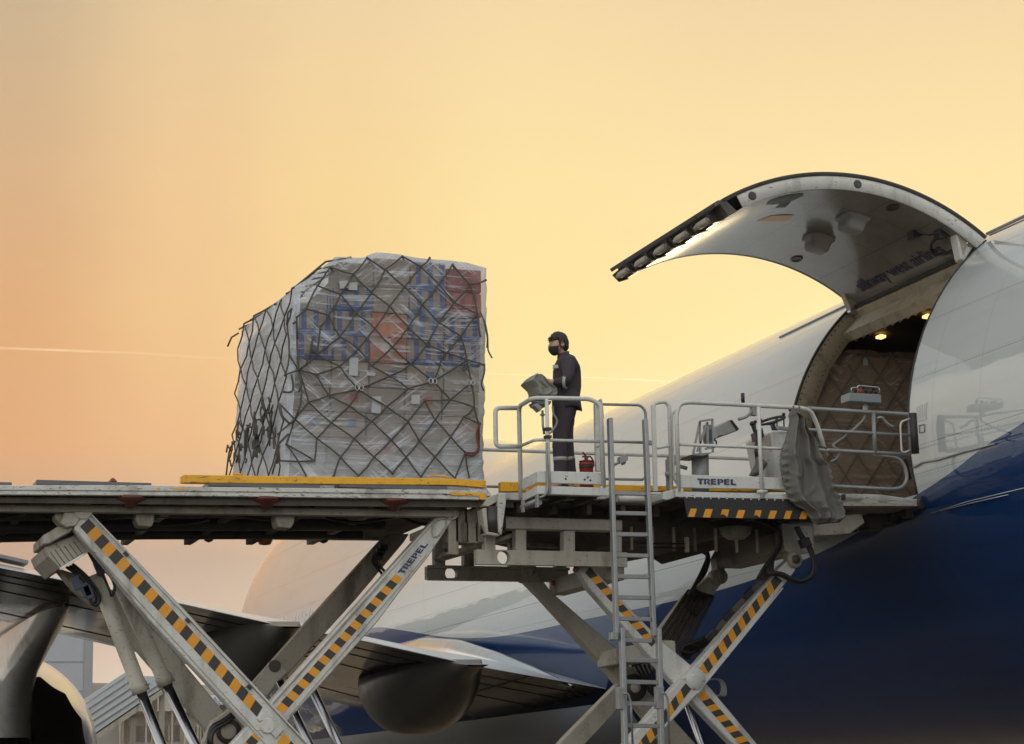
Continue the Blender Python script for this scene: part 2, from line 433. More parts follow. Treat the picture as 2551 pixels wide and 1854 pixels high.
for r0, r1, a0, a1 in ((3.0, 3.20, TH_H-R(1.2), TH_H-R(4.8)), (2.93, 3.08, TH_H-R(4.9), TH_H-R(11))):
    d.prism([cylp(Y1, a0, r1), cylp(Y1, a1, r1), cylp(Y1, a1, r0), cylp(Y1, a0, r0)], Y2-Y1)
for k in range(16):
    y = Y1+.1+k*.21; d.prism([cylp(y, TH_H-R(4.9), 2.92), cylp(y, TH_H-R(10.5), 2.92), cylp(y, TH_H-R(10.5), 2.89), cylp(y, TH_H-R(4.9), 2.89)], .03)
d.out('door_header', MT['frame_beige'], aircraft)
d = MB(); d.prism([cylp(Y1, TH_H-R(1.0), 3.24), cylp(Y1, TH_H-R(4.2), 3.26), cylp(Y1, TH_H-R(4.2), 3.215), cylp(Y1, TH_H-R(1.0), 3.2)], Y2-Y1)
d.out('header_seal', MT['grease'], aircraft)
# sill
d = MB(); s0 = cylp(Y1, TH_S, 3.24)
d.prism([s0, s0+Vector((.5, 0, .0)), s0+Vector((.5, 0, -.14)), s0+Vector((.03, 0, -.14))], Y2-Y1)
d.out('door_sill', MT['frame_beige'], aircraft)
d = MB()
for yy in range(9):
    d = MB(); y = Y1+.2+yy*.37; c = s0+Vector((-.03, 0, -.2)); d.box((c.x-.04, y, c.z-.06), (c.x+.06, y+.13, c.z+.06)); d.out('sill_latch', MT['grease'], aircraft)
# hold interior
d = MB()
da = [R(v) for v in range(-100, 261, 8)]
d.grid([[cylp(y, a, 2.96 if y > Y2 or y < Y1 else 2.96) for a in ([R(v) for v in range(60, 200, 7)])] for y in (Y1-.1, 25, Y2+.15)], True)
for y0_, y1_ in ((19.2, Y1-.12), (Y2+.15, 33)):
    d.grid([[cylp(y, a, 2.94) for a in [R(v) for v in range(-20, 201, 7)]] for y in (y0_, (y0_+y1_)/2, y1_)], True)
d.poly([cylp(33, R(v), 2.95) for v in range(0, 360, 10)]); d.poly([cylp(19.2, R(v), 2.95) for v in range(0, 360, 10)])
d.out('hold_lining', MT['lining'], aircraft)
d = MB(); d.box((13.35, 19.2, 4.95), (19.4, 33, 5.07)); d.out('cargo_floor', MT['grease'], aircraft)
for q in (tA(1555, 913), tA(1788, 811)):
    P = hit(q[0], q[1], XF, ZF, 2.9, 1)
    d = MB(); n = Vector((P.x-XF, 0, P.z-ZF)).normalized(); u = n.cross(Vector((0, 1, 0)))
    d.obox(P-n*.02, u*.05, Vector((0, .08, 0)), n*.02); d.out('hold_light', MT['lamp'], aircraft)

for y, x in ((24.3, 18.2), (25.6, 18.3), (24.2, 14.6)):                 # unseen lamps added in the hold to brighten the stowed pallet
    d = MB(); d.box((x-.22, y-.12, 8.1 if x > 15 else 7.2), (x+.22, y+.12, 8.16 if x > 15 else 7.26)); d.out('hold_light', MT['hold_fill'], aircraft)

# ---- open cargo door, an arc hinged at its upper edge
DC = Vector((12.395, 0, 5.86)); DR = 3.25
DA0, DA1 = R(52.3), R(120.6)
def dp(y, a, r): return Vector((DC.x+r*math.cos(a), y, DC.z+r*math.sin(a)))
das = [DA0+(DA1-DA0)*k/40 for k in range(41)]
onD = lambda p, r=3.04: hit(p[0], p[1], DC.x, DC.z, r, 1)
door = MB(); nyd = 8
door.grid([[dp(Y1+(Y2-Y1)*k/nyd, a, DR) for a in das] for k in range(nyd+1)], True)
door = door.out('cargo_door', mat('door_outer_skin', (.52, .53, .53), .3, coat=.6), aircraft)
def lining_mat():
    m = bpy.data.materials.new('door_lining_panels'); m.use_nodes = True
    t = NT(m.node_tree); p = t.n['Principled BSDF']
    co = t.node('ShaderNodeNewGeometry').outputs['Position']; x, y, z = t.sep(co)
    a = t.m('MULTIPLY', t.m('ARCTAN2', t.m('SUBTRACT', z, DC.z), t.m('SUBTRACT', x, DC.x)), 57.2958)
    L = None
    def add(v):
        nonlocal L
        L = v if L is None else t.m('MAXIMUM', L, v)
    for y0 in (23.9, 24.9, 25.75): add(t.m('LESS_THAN', t.m('ABSOLUTE', t.m('SUBTRACT', y, y0)), .005))
    for a0 in (64.5, 77., 89., 101.): add(t.m('LESS_THAN', t.m('ABSOLUTE', t.m('SUBTRACT', a, a0)), .09))
    for y0, s in ((23.9, .05), (24.9, .05), (25.75, .05), (23.26, .04), (26.48, -.04)):
        for sg in (1, -1):
            d1 = t.m('LESS_THAN', t.m('ABSOLUTE', t.m('SUBTRACT', y, y0+sg*s)), .008)
            d2 = t.m('LESS_THAN', t.m('FRACT', t.m('MULTIPLY', a, .42)), .12)
            add(t.m('MULTIPLY', t.m('MULTIPLY', d1, d2), .9))
    for a0 in (63.6, 65.4, 76.1, 77.9, 100.1, 101.9):
        d1 = t.m('LESS_THAN', t.m('ABSOLUTE', t.m('SUBTRACT', a, a0)), .15)
        d2 = t.m('LESS_THAN', t.m('FRACT', t.m('MULTIPLY', y, 6)), .1)
        add(t.m('MULTIPLY', t.m('MULTIPLY', d1, d2), .9))
    n = t.noise(co, 1.6, 5, .6)
    c = t.mix(t.ss(n, .35, .7), lin(126, 119, 110), lin(144, 137, 128))
    sc = t.ss(t.noise(t.mapv(co, (.6, 3, .6)), 5, 5, .7), .64, .70)                # scuffed patches by the latch edge
    sc = t.m('MULTIPLY', sc, t.ss(a, 100, 108))
    c = t.mix(t.m('MULTIPLY', sc, .8), c, lin(58, 42, 30))
    c = t.mix(t.m('MULTIPLY', L, .75), c, lin(60, 54, 50))
    t.put(p.inputs['Base Color'], c); p.inputs['Roughness'].default_value = .40; p.inputs['Coat Weight'].default_value = 1; p.inputs['Coat Roughness'].default_value = .15
    t.put(p.inputs['Normal'], t.bump(t.noise(co, 2.2, 2), .12, .03)); t.put(p.inputs['Coat Normal'], t.bump(t.noise(co, 1.6, 2), .10, .02))
    return m
L = MB(); ri = 3.05
L.grid([[dp(Y1+.03+(Y2-Y1-.06)*k/nyd, a, ri) for a in das[:-2]] for k in range(nyd+1)], True)
lining = L.out('door_lining', lining_mat(), door)
for y, dy in ((Y1, .03), (Y2-.03, .03)):
    rows = [[dp(y+q, a, r) for a in das[:39 if y == Y1 else 41]] for q, r in ((0, 3.215), (0, 3.05), (dy, 3.05))]
    e = MB(); e.grid(rows, True); e.out('edge_frame', MT['white'], door)
e = MB()
e.grid([[dp(Y1-.012, a, 3.262) for a in das], [dp(Y1-.012, a, 3.212) for a in das], [dp(Y1+.02, a, 3.212) for a in das], [dp(Y1+.02, a, 3.262) for a in das]], True, False); e.out('edge_seal', MT['grease'], door)
e = MB(); e.grid([[dp(Y2+.012, a, 3.262) for a in das], [dp(Y2+.012, a, 3.045) for a in das], [dp(Y2-.02, a, 3.045) for a in das]], True)
e.out('edge_seal', MT['grease'], door)
for k, (u, v, s) in enumerate(((1440, 158, .10), (915, 216, .10))):   # oval access holes in the near frame
    P = at(*tA(u, v), y=Y1-.004); h = MB(); h.lathe(P, [(.0, -.004), (.045, -.004), (.055, .0), (.055, .01)], 20, 'Y'); h.out('access_hole', MT['black'], door)
# latch edge
lt = MB()
a9 = DA1
tg = Vector((-math.sin(a9), 0, math.cos(a9))); nr = Vector((math.cos(a9), 0, math.sin(a9)))
lt.prism([dp(Y1, a9-.005, 3.26), dp(Y1, a9+.02, 3.26), dp(Y1, a9+.015, 3.04), dp(Y1, a9-.03, 3.04)], Y2-Y1)
lt.prism([dp(Y1-.02, a9+.02, 3.27), dp(Y1-.02, a9+.045, 3.27), dp(Y1-.02, a9+.045, 3.22), dp(Y1-.02, a9+.02, 3.22)], Y2-Y1+.06)
lt.out('latch_beam', MT['grease'], door)
for k in range(5):
    y = Y1+.32+k*.66
    c = dp(y, a9+.040, 3.125)
    l = MB(); l.cyl(c, c+Vector((0, .34, 0)), .048, 18); l.cyl(c+Vector((0, .34, 0)), c+Vector((0, .42, 0)), .03, 12); l.cyl(c-Vector((0, .05, 0)), c, .036, 12)
    latch = l.out('latch', MT['cream_dirty'], door)
    l = MB(); l.prism([dp(y-.08, a9+.01, 3.2), dp(y-.08, a9+.05, 3.2), dp(y-.08, a9+.045, 3.06), dp(y-.08, a9-.005, 3.03)], .05); l.out('latch_bracket', MT['grease'], door); l = MB()
    l.prism([dp(y+.44, a9+.01, 3.2), dp(y+.44, a9+.05, 3.18), dp(y+.44, a9+.04, 3.05), dp(y+.44, a9-.005, 3.02)], .04)
    l.out('latch_bracket', MT['grease'], door)
# things on the lining
def blister(q, wy, wa, h):
    P = onD(tA(*q)); a = math.atan2(P.z-DC.z, P.x-DC.x); y = P.y
    b = MB(); rows = []
    for s, dr in ((1.22, .0), (1.22, .03), (1.0, .035), (.97, .12), (.93, h*.8), (.86, h*.95), (.6, h), (0, h)):
        row = []
        for k in range(24):
            t = 2*math.pi*k/24; cu, cv = math.cos(t), math.sin(t)
            m_ = (abs(cu)**5+abs(cv)**5)**(-1/5)
            row.append(dp(y+wy*s*cu*m_, a+wa*s*cv*m_/3.05, ri-.002-dr))
        rows.append(row)
    b.grid(rows, True, True); return b.out('actuator_cover', mat('cover_grey', (.36, .345, .33), .45), door)
blister((1245, 430), .17, .15, .19); blister((1415, 330), .17, .15, .19)
def decal(name, qs, m, dr=.004, par=None, tf=tA):
    b = MB(); b.poly([onD(tf(*q), ri-dr) for q in qs]); return b.out(name, m, par or door)
decal('sun_glow_panel', [(935, 343), (1010, 315), (1125, 312), (1085, 345)], mat('sun_glow_recess', (.55, .26, .05), .3, metal=.6))  # orange sun glow in the recess is put into the plate's colour
decal('inspection_cover', [(982, 262), (1000, 240), (1050, 222), (1110, 209), (1165, 206), (1170, 214), (1130, 236), (1060, 256)], mat('blue_grey_patch', (.16, .17, .175), .5))
decal('dark_plate', [(1028, 277), (1060, 255), (1108, 248), (1080, 274)], mat('grey_plate', (.14, .13, .12), .5))
for q in ((1615, 275), (1135, 533), (1272, 475), (1442, 383)):
    P = onD(tA(*q)); a = math.atan2(P.z-DC.z, P.x-DC.x); big = q[0] in (1615, 1135)
    b = MB(); su, sv = (.11, .05) if big else (.05, .03)
    rows = [[dp(P.y+su*s*math.cos(2*math.pi*k/20), a+sv*s*math.sin(2*math.pi*k/20)/3, ri-dr) for k in range(20)] for s, dr in ((1.3, .004), (1.3, .014), (1, .014), (.9, .006), (0, .006))]
    b.grid(rows, True, True); b.out('hand_grip', MT['grease'], door)
for u, v in ((1140, 240), (1175, 242), (1170, 330), (1190, 332)):
    pass
b = MB()                                                        # cable and plug near the hinge
P = [onD(tA(*q), 2.97) for q in ((1760, 408), (1800, 410), (1850, 400))]; b.tube(P, .012, 6)
b.tube([onD(tA(*q), 2.95) for q in ((1835, 425), (1806, 450), (1803, 480), (1830, 510), (1875, 505), (1905, 490))], .022, 8)
P = onD(tA(1725, 408)); b.obox(P, Vector((.07, 0, .02)), Vector((0, .08, 0)), Vector((0, 0, .05)))
P = onD(tA(1860, 405)); b.obox(P, Vector((.08, 0, .02)), Vector((0, .07, 0)), Vector((0, 0, .06)))
b.cyl(onD(tA(1905, 490), 2.95), onD(tA(1945, 508), 2.95), .045, 12)
b.out('door_wiring', MT['black'], door)
# hinge arms
b = MB(); b.prism(on(Y1+.08, tA, [(1925, 392), (1948, 380), (2012, 440), (2016, 470), (1972, 542), (1955, 530)]), .16)
h1 = b.out('hinge_arm', MT['white'], aircraft, .01)
b = MB(); b.prism(on(Y2-.14, tA, [(1358, 672), (1392, 655), (1447, 735), (1440, 765), (1434, 802), (1408, 798), (1396, 760)]), .12)
h2 = b.out('hinge_arm', MT['frame_beige'], aircraft, .01)
for h, y, q in ((h1, Y1+.07, (1998, 452)), (h2, Y2-.15, (1418, 790))):
    P = at(*tA(*q), y=y); b = MB(); b.cyl(P-Vector((0, .02, 0)), P+Vector((0, .2, 0)), .045, 16); b.out('hinge_pin', MT['steel'], h)
for h, y, q in ((h1, Y1+.075, [(1940, 412), (1990, 452), (1965, 515)]),):
    b = MB(); b.prism(on(y, tA, q), .004); b.out('arm_recess', MT['cream_dirty'], h)

# lettering on the door lining and on the forward fuselage
def text_mesh(s, bold=.012):
    cu = bpy.data.curves.new('lettering', 'FONT'); cu.body = s; cu.size = 1; cu.offset = bold; cu.resolution_u = 3
    o = bpy.data.objects.new('lettering', cu); COL.objects.link(o); bpy.context.view_layer.update()
    me = bpy.data.meshes.new_from_object(o.evaluated_get(bpy.context.evaluated_depsgraph_get()))
    bpy.data.objects.remove(o); bpy.data.curves.remove(cu)
    bm = bmesh.new(); bm.from_mesh(me); bpy.data.meshes.remove(me)
    bmesh.ops.triangulate(bm, faces=bm.faces)
    return bm
def map_text(s, fn, name, m, parent, bold=.012, cuts=0):
    b = MB(); b.bm.free(); b.bm = text_mesh(s, bold)
    if cuts: bmesh.ops.subdivide_edges(b.bm, edges=[e for e in b.bm.edges if e.calc_length() > .25], cuts=cuts)
    w = max(v.co.x for v in b.bm.verts)
    for v in b.bm.verts: v.co = fn(v.co.x/w, v.co.y, w)
    return b.out(name, m, parent)
Ps, Pe = onD(tA(1462, 693), 3.04), onD(tA(1882, 497), 3.04)
as_, ae = [math.atan2(P.z-DC.z, P.x-DC.x) for P in (Ps, Pe)]
hgt = (Ps.y-Pe.y)
def fdoor(u, v, w):
    k = hgt/w
    return dp(Ps.y+(Pe.y-Ps.y)*u, as_+(ae-as_)*u+v*k*1.0/3.04, 3.043)
map_text('silkway west airlines', fdoor, 'lettering', MT['navy'], door, .02, 2)
Pt = onF((760, 1535))
def ffus(u, v, w):
    y = 60.5-6.5*u; th = math.asin(max(-.99, min(.99, (6.05-ZF)/RF)))+v*1.7/RF
    return Vector((XF-3.254*math.cos(th), y, ZF+3.254*math.sin(th)))
try: map_text('silkway west', ffus, 'fuselage_lettering', mat('grey_lettering', (.5, .5, .51), .4), aircraft, .02, 2)
except Exception as ex: print('lettering', ex)
# upper deck windows
for q in ((733, 1392), (741, 1390), (750, 1388)):
    P = at(*q, x=13.35); P.y = min(P.y, 58.)
for k in range(3):
    b = MB(); y = 53.6+k*.95
    b.poly([fus_point(y+dy, R(40)+da_)*1 + Vector((-.006, 0, .006)) for dy, da_ in ((-.12, -.05), (.12, -.05), (.12, .05), (-.12, .05))]); b.out('cabin_window', MT['grey_box'], aircraft)
# placards by the door
def fdecal(name, qs, m, tf=tA, r=3.254):
    b = MB(); b.poly([hit(*tf(*q), XF, ZF, r, 0) for q in qs]); return b.out(name, m, aircraft)
fdecal('placard', [(1728, 1262), (1783, 1242), (1781, 1325), (1728, 1344)], mat('placard_white', (.70, .70, .67), .5))
b = MB()
for k in range(9):
    for j in range(4):
        u0, u1 = 1733+j*12, 1733+j*12+9; yy = 1268+k*8; sl = -.36
        b.poly([hit(*tA(u, v+(u-1728)*sl), XF, ZF, 3.257, 0) for u, v in ((u0, yy), (u1, yy), (u1, yy+2.5), (u0, yy+2.5))])
b.out('placard_print', MT['rail_grey'], aircraft)
b = MB()
pts = [hit(*tA(*q), XF, ZF, 3.256, 0) for q in ((1745, 1360), (1770, 1355), (1772, 1392), (1747, 1398))]; b.tube(pts, .006, 6, closed=True); b.out('vent_outline', MT['rail_grey'], aircraft)
b = MB(); b.tube([hit(*tA(*q), XF, ZF, 3.27, 0) for q in ((1715, 1572), (1760, 1545), (1830, 1535), (1960, 1495), (2030, 1478), (2120, 1452))], .011, 6); b.out('bonding_cable', MT['rail_grey'], aircraft)
MT['gutter'] = mat('bright_gutter', (.42, .45, .5), .3, metal=.5)
b = MB(); b.tube([hit(*tB(*q), XF, ZF, 3.27, 0) for q in ((1800, 500), (1985, 440), (2268, 372))], .006, 6); b.out('rain_gutter', MT['gutter'], aircraft)
b = MB(); b.tube([hit(*tB(*q), XF, ZF, 3.27, 0) for q in ((1850, 487), (2000, 448), (2190, 405))], .006, 6)
b.out('rain_gutter', MT['gutter'], aircraft); b = MB(); b.tube([hit(*tB(*q), XF, ZF, 3.27, 0) for q in ((1055, 1110), (1120, 1088), (1170, 1092), (1290, 1070))], .012, 6)
b.out('rain_gutter', MT['gutter'], aircraft)
# antenna wires over the crown
b = MB()
b.tube([hit(*tA(1392+(1050-1392)*k/12, 756+(920-756)*k/12), XF, ZF, 3.262, 0) for k in range(13)], .016, 6); b.out('crown_strip', MT['rail_grey'], aircraft); b = MB()
P0 = at(*tA(2085, 405), y=23.0); P1 = at(*tA(2268, 318), y=20.9); b.tube([P0, P1, P1+(P1-P0)*2], .022, 6)
P0 = at(*tA(2098, 413), y=23.0); P1 = at(*tA(2268, 336), y=20.9); b.tube([P0, P1, P1+(P1-P0)*2], .012, 6)
b.out('antenna_wire', MT['rail_grey'], aircraft)

# ---- wing, flap fairings, pylon and engine
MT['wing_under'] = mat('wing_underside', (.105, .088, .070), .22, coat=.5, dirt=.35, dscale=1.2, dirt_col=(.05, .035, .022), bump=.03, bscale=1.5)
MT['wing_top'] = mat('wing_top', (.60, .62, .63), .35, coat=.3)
MT['bare_alu'] = mat('polished_aluminium', (.70, .73, .78), .18, metal=1, dirt=.1)
ST = [(14.2, 35.8, 3.36, 13.8, .10), (11.6, 35.5, 3.75, 12.3, .098), (9.4, 34.8, 4.12, 11.0, .095), (7.6, 34.0, 4.34, 10., .095), (6.0, 33.2, 4.57, 9.2, .095), (3.0, 31.5, 4.92, 7.9, .093), (-2, 28.6, 5.6, 6.6, .09), (-8, 25., 6.4, 5.3, .085), (-15.5, 20.6, 7.3, 3.6, .08)]
def foil(x, yt, zt, c, th, n=20):
    up, lo = [], []
    for k in range(n+1):
        s = (1-math.cos(math.pi*k/n))/2          # 0 trailing edge .. 1 leading edge
        q = 1-s
        t_ = 5*th*(.2969*math.sqrt(max(q, 0))-.126*q-.3516*q*q+.2843*q**3-.1036*q**4)*c
        cam_ = .010*c*math.sin(math.pi*min(1, s*1.0))
        base = zt + math.tan(R(1.6))*s*c
        up.append(Vector((x, yt+s*c, base+cam_+t_+.012))); lo.append(Vector((x, yt+s*c, base+cam_*.55-t_*.8)))
    return up, lo
secs = []
for i in range(len(ST)-1):
    for k in range(4):
        u = k/4; secs.append(tuple(a+(b-a)*u for a, b in zip(ST[i], ST[i+1])))
secs.append(ST[-1])
w = MB()
UP = [foil(*s)[0] for s in secs]; LO = [foil(*s)[1] for s in secs]
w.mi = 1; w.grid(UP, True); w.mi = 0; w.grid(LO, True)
w.mi = 1
for i in range(len(secs)-1): w.poly([UP[i][0], UP[i+1][0], LO[i+1][0], LO[i][0]])
w.poly([p for p in UP[-1]]+[p for p in LO[-1][::-1]])
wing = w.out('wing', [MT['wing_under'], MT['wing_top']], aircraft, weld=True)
def wing_at(x):
    for i in range(len(ST)-1):
        if ST[i][0] >= x >= ST[i+1][0]:
            u = (ST[i][0]-x)/(ST[i][0]-ST[i+1][0]); return tuple(a+(b-a)*u for a, b in zip(ST[i], ST[i+1]))
def wing_under(x, s):
    S = wing_at(x); up, lo = foil(*S, n=40); k = min(range(41), key=lambda j: abs((lo[j].y-S[1])/S[3]-s)); return lo[k]
b = MB()                                                        # panel gaps of flaps and ailerons on the underside
for s in (.07, .16, .27, .62):
    b.tube([wing_under(x/2, s)+Vector((0, 0, -.004)) for x in range(28, -26, -1) if wing_at(x/2)], .008, 5)
for x in (12.5, 8.9, 5.6, 2.2, -.8, -4):
    b.tube([wing_under(x, s*.04)+Vector((0, 0, -.004)) for s in range(0, 8)], .012, 5)
b.out('panel_gap', MT['black'], wing)
b = MB()                                                        # spoilers lifted off the upper skin
for xa, xb in ((3.6, .4),):
    A, B = wing_at(xa), wing_at(xb)
    ua = foil(*A, n=40)[0]; ub = foil(*B, n=40)[0]
    ka = 11; h0 = .10
    b.prism([ua[ka]+Vector((0, 0, .02)), ub[ka]+Vector((0, 0, .02)), ub[ka-3]+Vector((0, 0, .12)), ua[ka-3]+Vector((0, 0, .10))], Vector((0, 0, .05)))
b.out('spoiler', MT['rail_grey'], wing)
def pod(xc, ya, yf, zdrop, wd, ht, name='flap_fairing', mt=None):
    """flap track fairing: a deep boat with a blunt belly and a pointed tail"""
    rows = []; n = 26
    for k in range(n+1):
        s = k/n; y = ya+(yf-ya)*s
        prof = max(.03, math.sin(math.pi*s)**1.1)
        wprof = max(.22, math.sin(math.pi*s)**.95) if s < .6 else prof**.7
        top = wing_under(xc, max(0, min(.9, (y-wing_at(xc)[1])/wing_at(xc)[3]))).z+.10 if y > wing_at(xc)[1] else wing_at(xc)[2]+.04+(y-wing_at(xc)[1])*.12
        row = []
        for j in range(25):
            a = math.pi*j/24
            e = .72
            cx_, sx_ = math.cos(a), math.sin(a)
            row.append(Vector((xc+wd/2*wprof*math.copysign(abs(cx_)**e, cx_), y, top-ht*prof*abs(sx_)**.95 - .02)))
        rows.append(row)
    b = MB(); b.grid(rows, True)
    for r_ in (rows,): 
        for k in range(n): b.poly([rows[k][0], rows[k+1][0], rows[k+1][24], rows[k][24]])
    return b.out(name, mt or MT['wing_pod'], wing, weld=True)
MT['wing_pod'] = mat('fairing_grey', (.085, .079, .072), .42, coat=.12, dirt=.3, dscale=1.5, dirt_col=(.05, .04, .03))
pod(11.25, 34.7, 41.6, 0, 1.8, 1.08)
pod(7.72, 33.2, 39.6, 0, 1.5, 1.02)
b = MB()                                                        # polished fillet on the wing root
P = [Vector((13.25, 35.5, 3.42)), Vector((13.2, 37.3, 3.75)), Vector((13.12, 39.2, 4.05)), Vector((13.08, 41.5, 4.36)), Vector((13.1, 43.8, 4.56)), Vector((13.2, 46, 4.66)), Vector((13.3, 48.2, 4.62))]
rr = [.03, .12, .22, .30, .32, .26, .06]
rows = []
for k in range(25):
    s = k/24*6; i = min(5, int(s)); u = s-i; c = P[i].lerp(P[i+1], u); r_ = rr[i]+(rr[i+1]-rr[i])*u
    rows.append([c+Vector((r_*.95*math.cos(j*2*math.pi/20), 0, r_*1.0*math.sin(j*2*math.pi/20))) for j in range(20)])
b.grid(rows, True, True); b.out('wing_root_fillet', MT['bare_alu'], aircraft)
b = MB()                                                        # belly fairing under the wing
rows = []
for k in range(17):
    y = 33.5+k*1.5; s = math.sin(math.pi*k/16)**.5
    rows.append([Vector((XF-(2.9+.75*s)*math.cos(t), y, 3.1-.1*s+(1.1+.45*s)*math.sin(t))) for t in [R(v) for v in range(-180, 1, 9)]])
b.grid(rows, True); b.out('belly_fairing', mat('belly_grey', (.16, .17, .19), .3, coat=.4), aircraft)
# pylon and engine of the inboard position
EX, EZ = 4.36, 2.6
pl = MB(); rows = []
prof = [(4.62, 34.4, 46, .30), (4.42, 35.4, 47, .34), (4.15, 37.2, 48, .34), (3.9, 38.8, 50, .38), (3.6, 40.0, 50, .44), (3.2, 40.9, 50, .55), (2.8, 41.2, 50, .6)]
for z, ya, yf, hw in prof:
    row = []
    for j in range(24):
        t = 2*math.pi*j/24; cy, sx_ = math.cos(t), math.sin(t)
        row.append(Vector((EX-.02+hw*math.copysign(abs(sx_)**.8, sx_), (ya+yf)/2-(yf-ya)/2*math.copysign(abs(cy)**.75, cy), z)))
    rows.append(row)
pl.grid(rows, True, True); pl.poly(rows[0])
fa = MB(); rows = []
for k in range(19):
    u = k/18; y = 33.6+11*u; pr = math.sin(math.pi*min(1, u*1.0)*.62)**.7 if u < .8 else math.sin(math.pi*.62*.8)**.7
    rows.append([Vector((EX-.02+.38*pr*math.cos(2*math.pi*j/20), y, 4.78+.05*u+.42*pr*math.sin(2*math.pi*j/20))) for j in range(20)])
fa.grid(rows, True, True); fa.out('pylon_fairing', mat('polished_fairing', (.26, .20, .15), .2, metal=.75, dirt=.2), aircraft)
pylon = pl.out('engine_pylon', mat('pylon_paint', (.36, .36, .34), .28, coat=.5, dirt=.5, dscale=1.5), aircraft)
en = MB(); rows = []
for y, r_ in ((50.5, 1.35), (50.3, 1.55), (49.5, 1.78), (47, 1.85), (44.5, 1.78), (43, 1.62), (42.2, 1.50)):
    rows.append([(y, r_)])
seg = 160
def enr(y, r_, chev=0): return [Vector((EX+(r_-.30*chev*abs(math.sin(math.pi*k/seg*16)))*math.cos(2*math.pi*k/seg), y-chev*abs(math.sin(math.pi*k/seg*16)), EZ+(r_-.30*chev*abs(math.sin(math.pi*k/seg*16)))*math.sin(2*math.pi*k/seg))) for k in range(seg)]
en.grid([enr(50.3, 1.7), enr(50.5, 1.85), enr(50.2, 2.0), enr(48.5, 2.16), enr(46.5, 2.16), enr(44.6, 2.02), enr(43, 1.70), enr(42.1, 1.47, .28)], True, True)
en.mi = 1; en.grid([enr(42.1, 1.46, .28), enr(43.5, 1.44), enr(45, 1.4), enr(50.2, 1.4)], True, True); en.poly(enr(49.6, 1.4))
engine = en.out('jet_engine', [mat('cowl_white', (.66, .67, .66), .25, coat=.6), mat('duct_dark', (.02, .015, .012), .4)], aircraft)
c_ = MB(); c_.grid([enr(47, .85), enr(45, .85), enr(43.6, .7), enr(42.8, .52), enr(42.8, .50), enr(44, .4)], True, True)
c_.grid([enr(44, .38), enr(42.8, .30), enr(42, .12), enr(41.8, .01)], True, True); c_.out('exhaust_core', mat('core_metal', (.045, .038, .03), .45, metal=.6), engine)
# ================================================================ cargo loader
YN, YF, YO = 22.85, 26.9, 22.2            # near and far edge of the decks, outer face of the side platforms
loader = thing('cargo_loader', 'white scissor lift cargo loader with hazard striped arms, handrails and a ladder', 'cargo loader', (8, 24.8, 0))
def part(b, name, m, bevel=.006, parent=None): return b.out(name, MT[m] if isinstance(m, str) else m, parent or loader, bevel)
def pz(tf, pts, y, d, name, m, bevel=.006, parent=None):
    b = MB(); b.prism(on(y, tf, pts), d); return part(b, name, m, bevel, parent)

# ---- main deck
dq0, dq1 = at(*tD(-400, 362), y=YN), at(*tC(1280, 380), y=YN)
def dz(x): return dq0.z+(dq1.z-dq0.z)*(x-dq0.x)/(dq1.x-dq0.x)
deckz = dz(6.3)
b = MB()
b.prism(on(YN, tD, [(-500, 357), (760, 358), (1040, 366), (2268, 381), (2430, 383), (2430, 413), (2268, 403), (900, 388), (-500, 380)]), .10)
b.prism(on(YN+.012, tD, [(-500, 381), (900, 389), (2268, 404), (2430, 414), (2430, 433), (2268, 428), (900, 411), (-500, 402)]), .12)
part(b, 'side_channel', 'white_worn')
b = MB(); x0, x1 = at(*tD(-500, 400), y=YN).x, at(*tC(1285, 420), y=YN).x
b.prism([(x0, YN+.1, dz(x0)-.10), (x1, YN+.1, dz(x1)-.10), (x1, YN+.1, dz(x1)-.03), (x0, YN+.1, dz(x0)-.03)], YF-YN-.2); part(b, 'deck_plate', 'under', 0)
for xa, xb in ((-300, 60), (182, 756), (1042, 1598), (1694, 2232)):       # dark roller beds along the edge
    b = MB(); pa, pb = at(*tD(xa, 350), y=YN), at(*tD(xb, 362), y=YN)
    z = at(*tD((xa+xb)/2, 358+max(0, (xa+xb)/2-760)*.011), y=YN).z
    b.box((pa.x, YN+.02, z-.01), (pb.x, YN+.5, z+.045)); part(b, 'roller_bed', 'roller')
for k in range(12):
    x = x0+.35+k*(x1-x0-.6)/11
    b = MB(); b.cyl((x, YN+.55, dz(x)-.02), (x, YF-.4, dz(x)-.02), .045, 14); part(b, 'deck_roller', 'roller', 0)
b = MB(); b.prism(on(YN+.01, tD, [(915, 305), (2268, 325), (2422, 335), (2422, 371), (2268, 358), (915, 346)]), .10)
b.prism(on(YN+.05, tD, [(902, 311), (916, 311), (916, 346), (902, 346)]), .08)
part(b, 'side_guide', 'yellow')
for q in ([(865, 371), (935, 374), (935, 381), (865, 378)], [(2247, 391), (2386, 395), (2386, 411), (2247, 407)], [(2390, 394), (2421, 396), (2421, 430), (2390, 428)], [(780, 369), (800, 369), (798, 380), (780, 378)]):
    pz(tD, q, YN-.004, .003, 'yellow_mark', 'yellow', 0)
pz(tD, [(549, 341), (553, 324), (566, 320), (586, 340)], YN+.9, .25, 'pallet_stop', 'red')
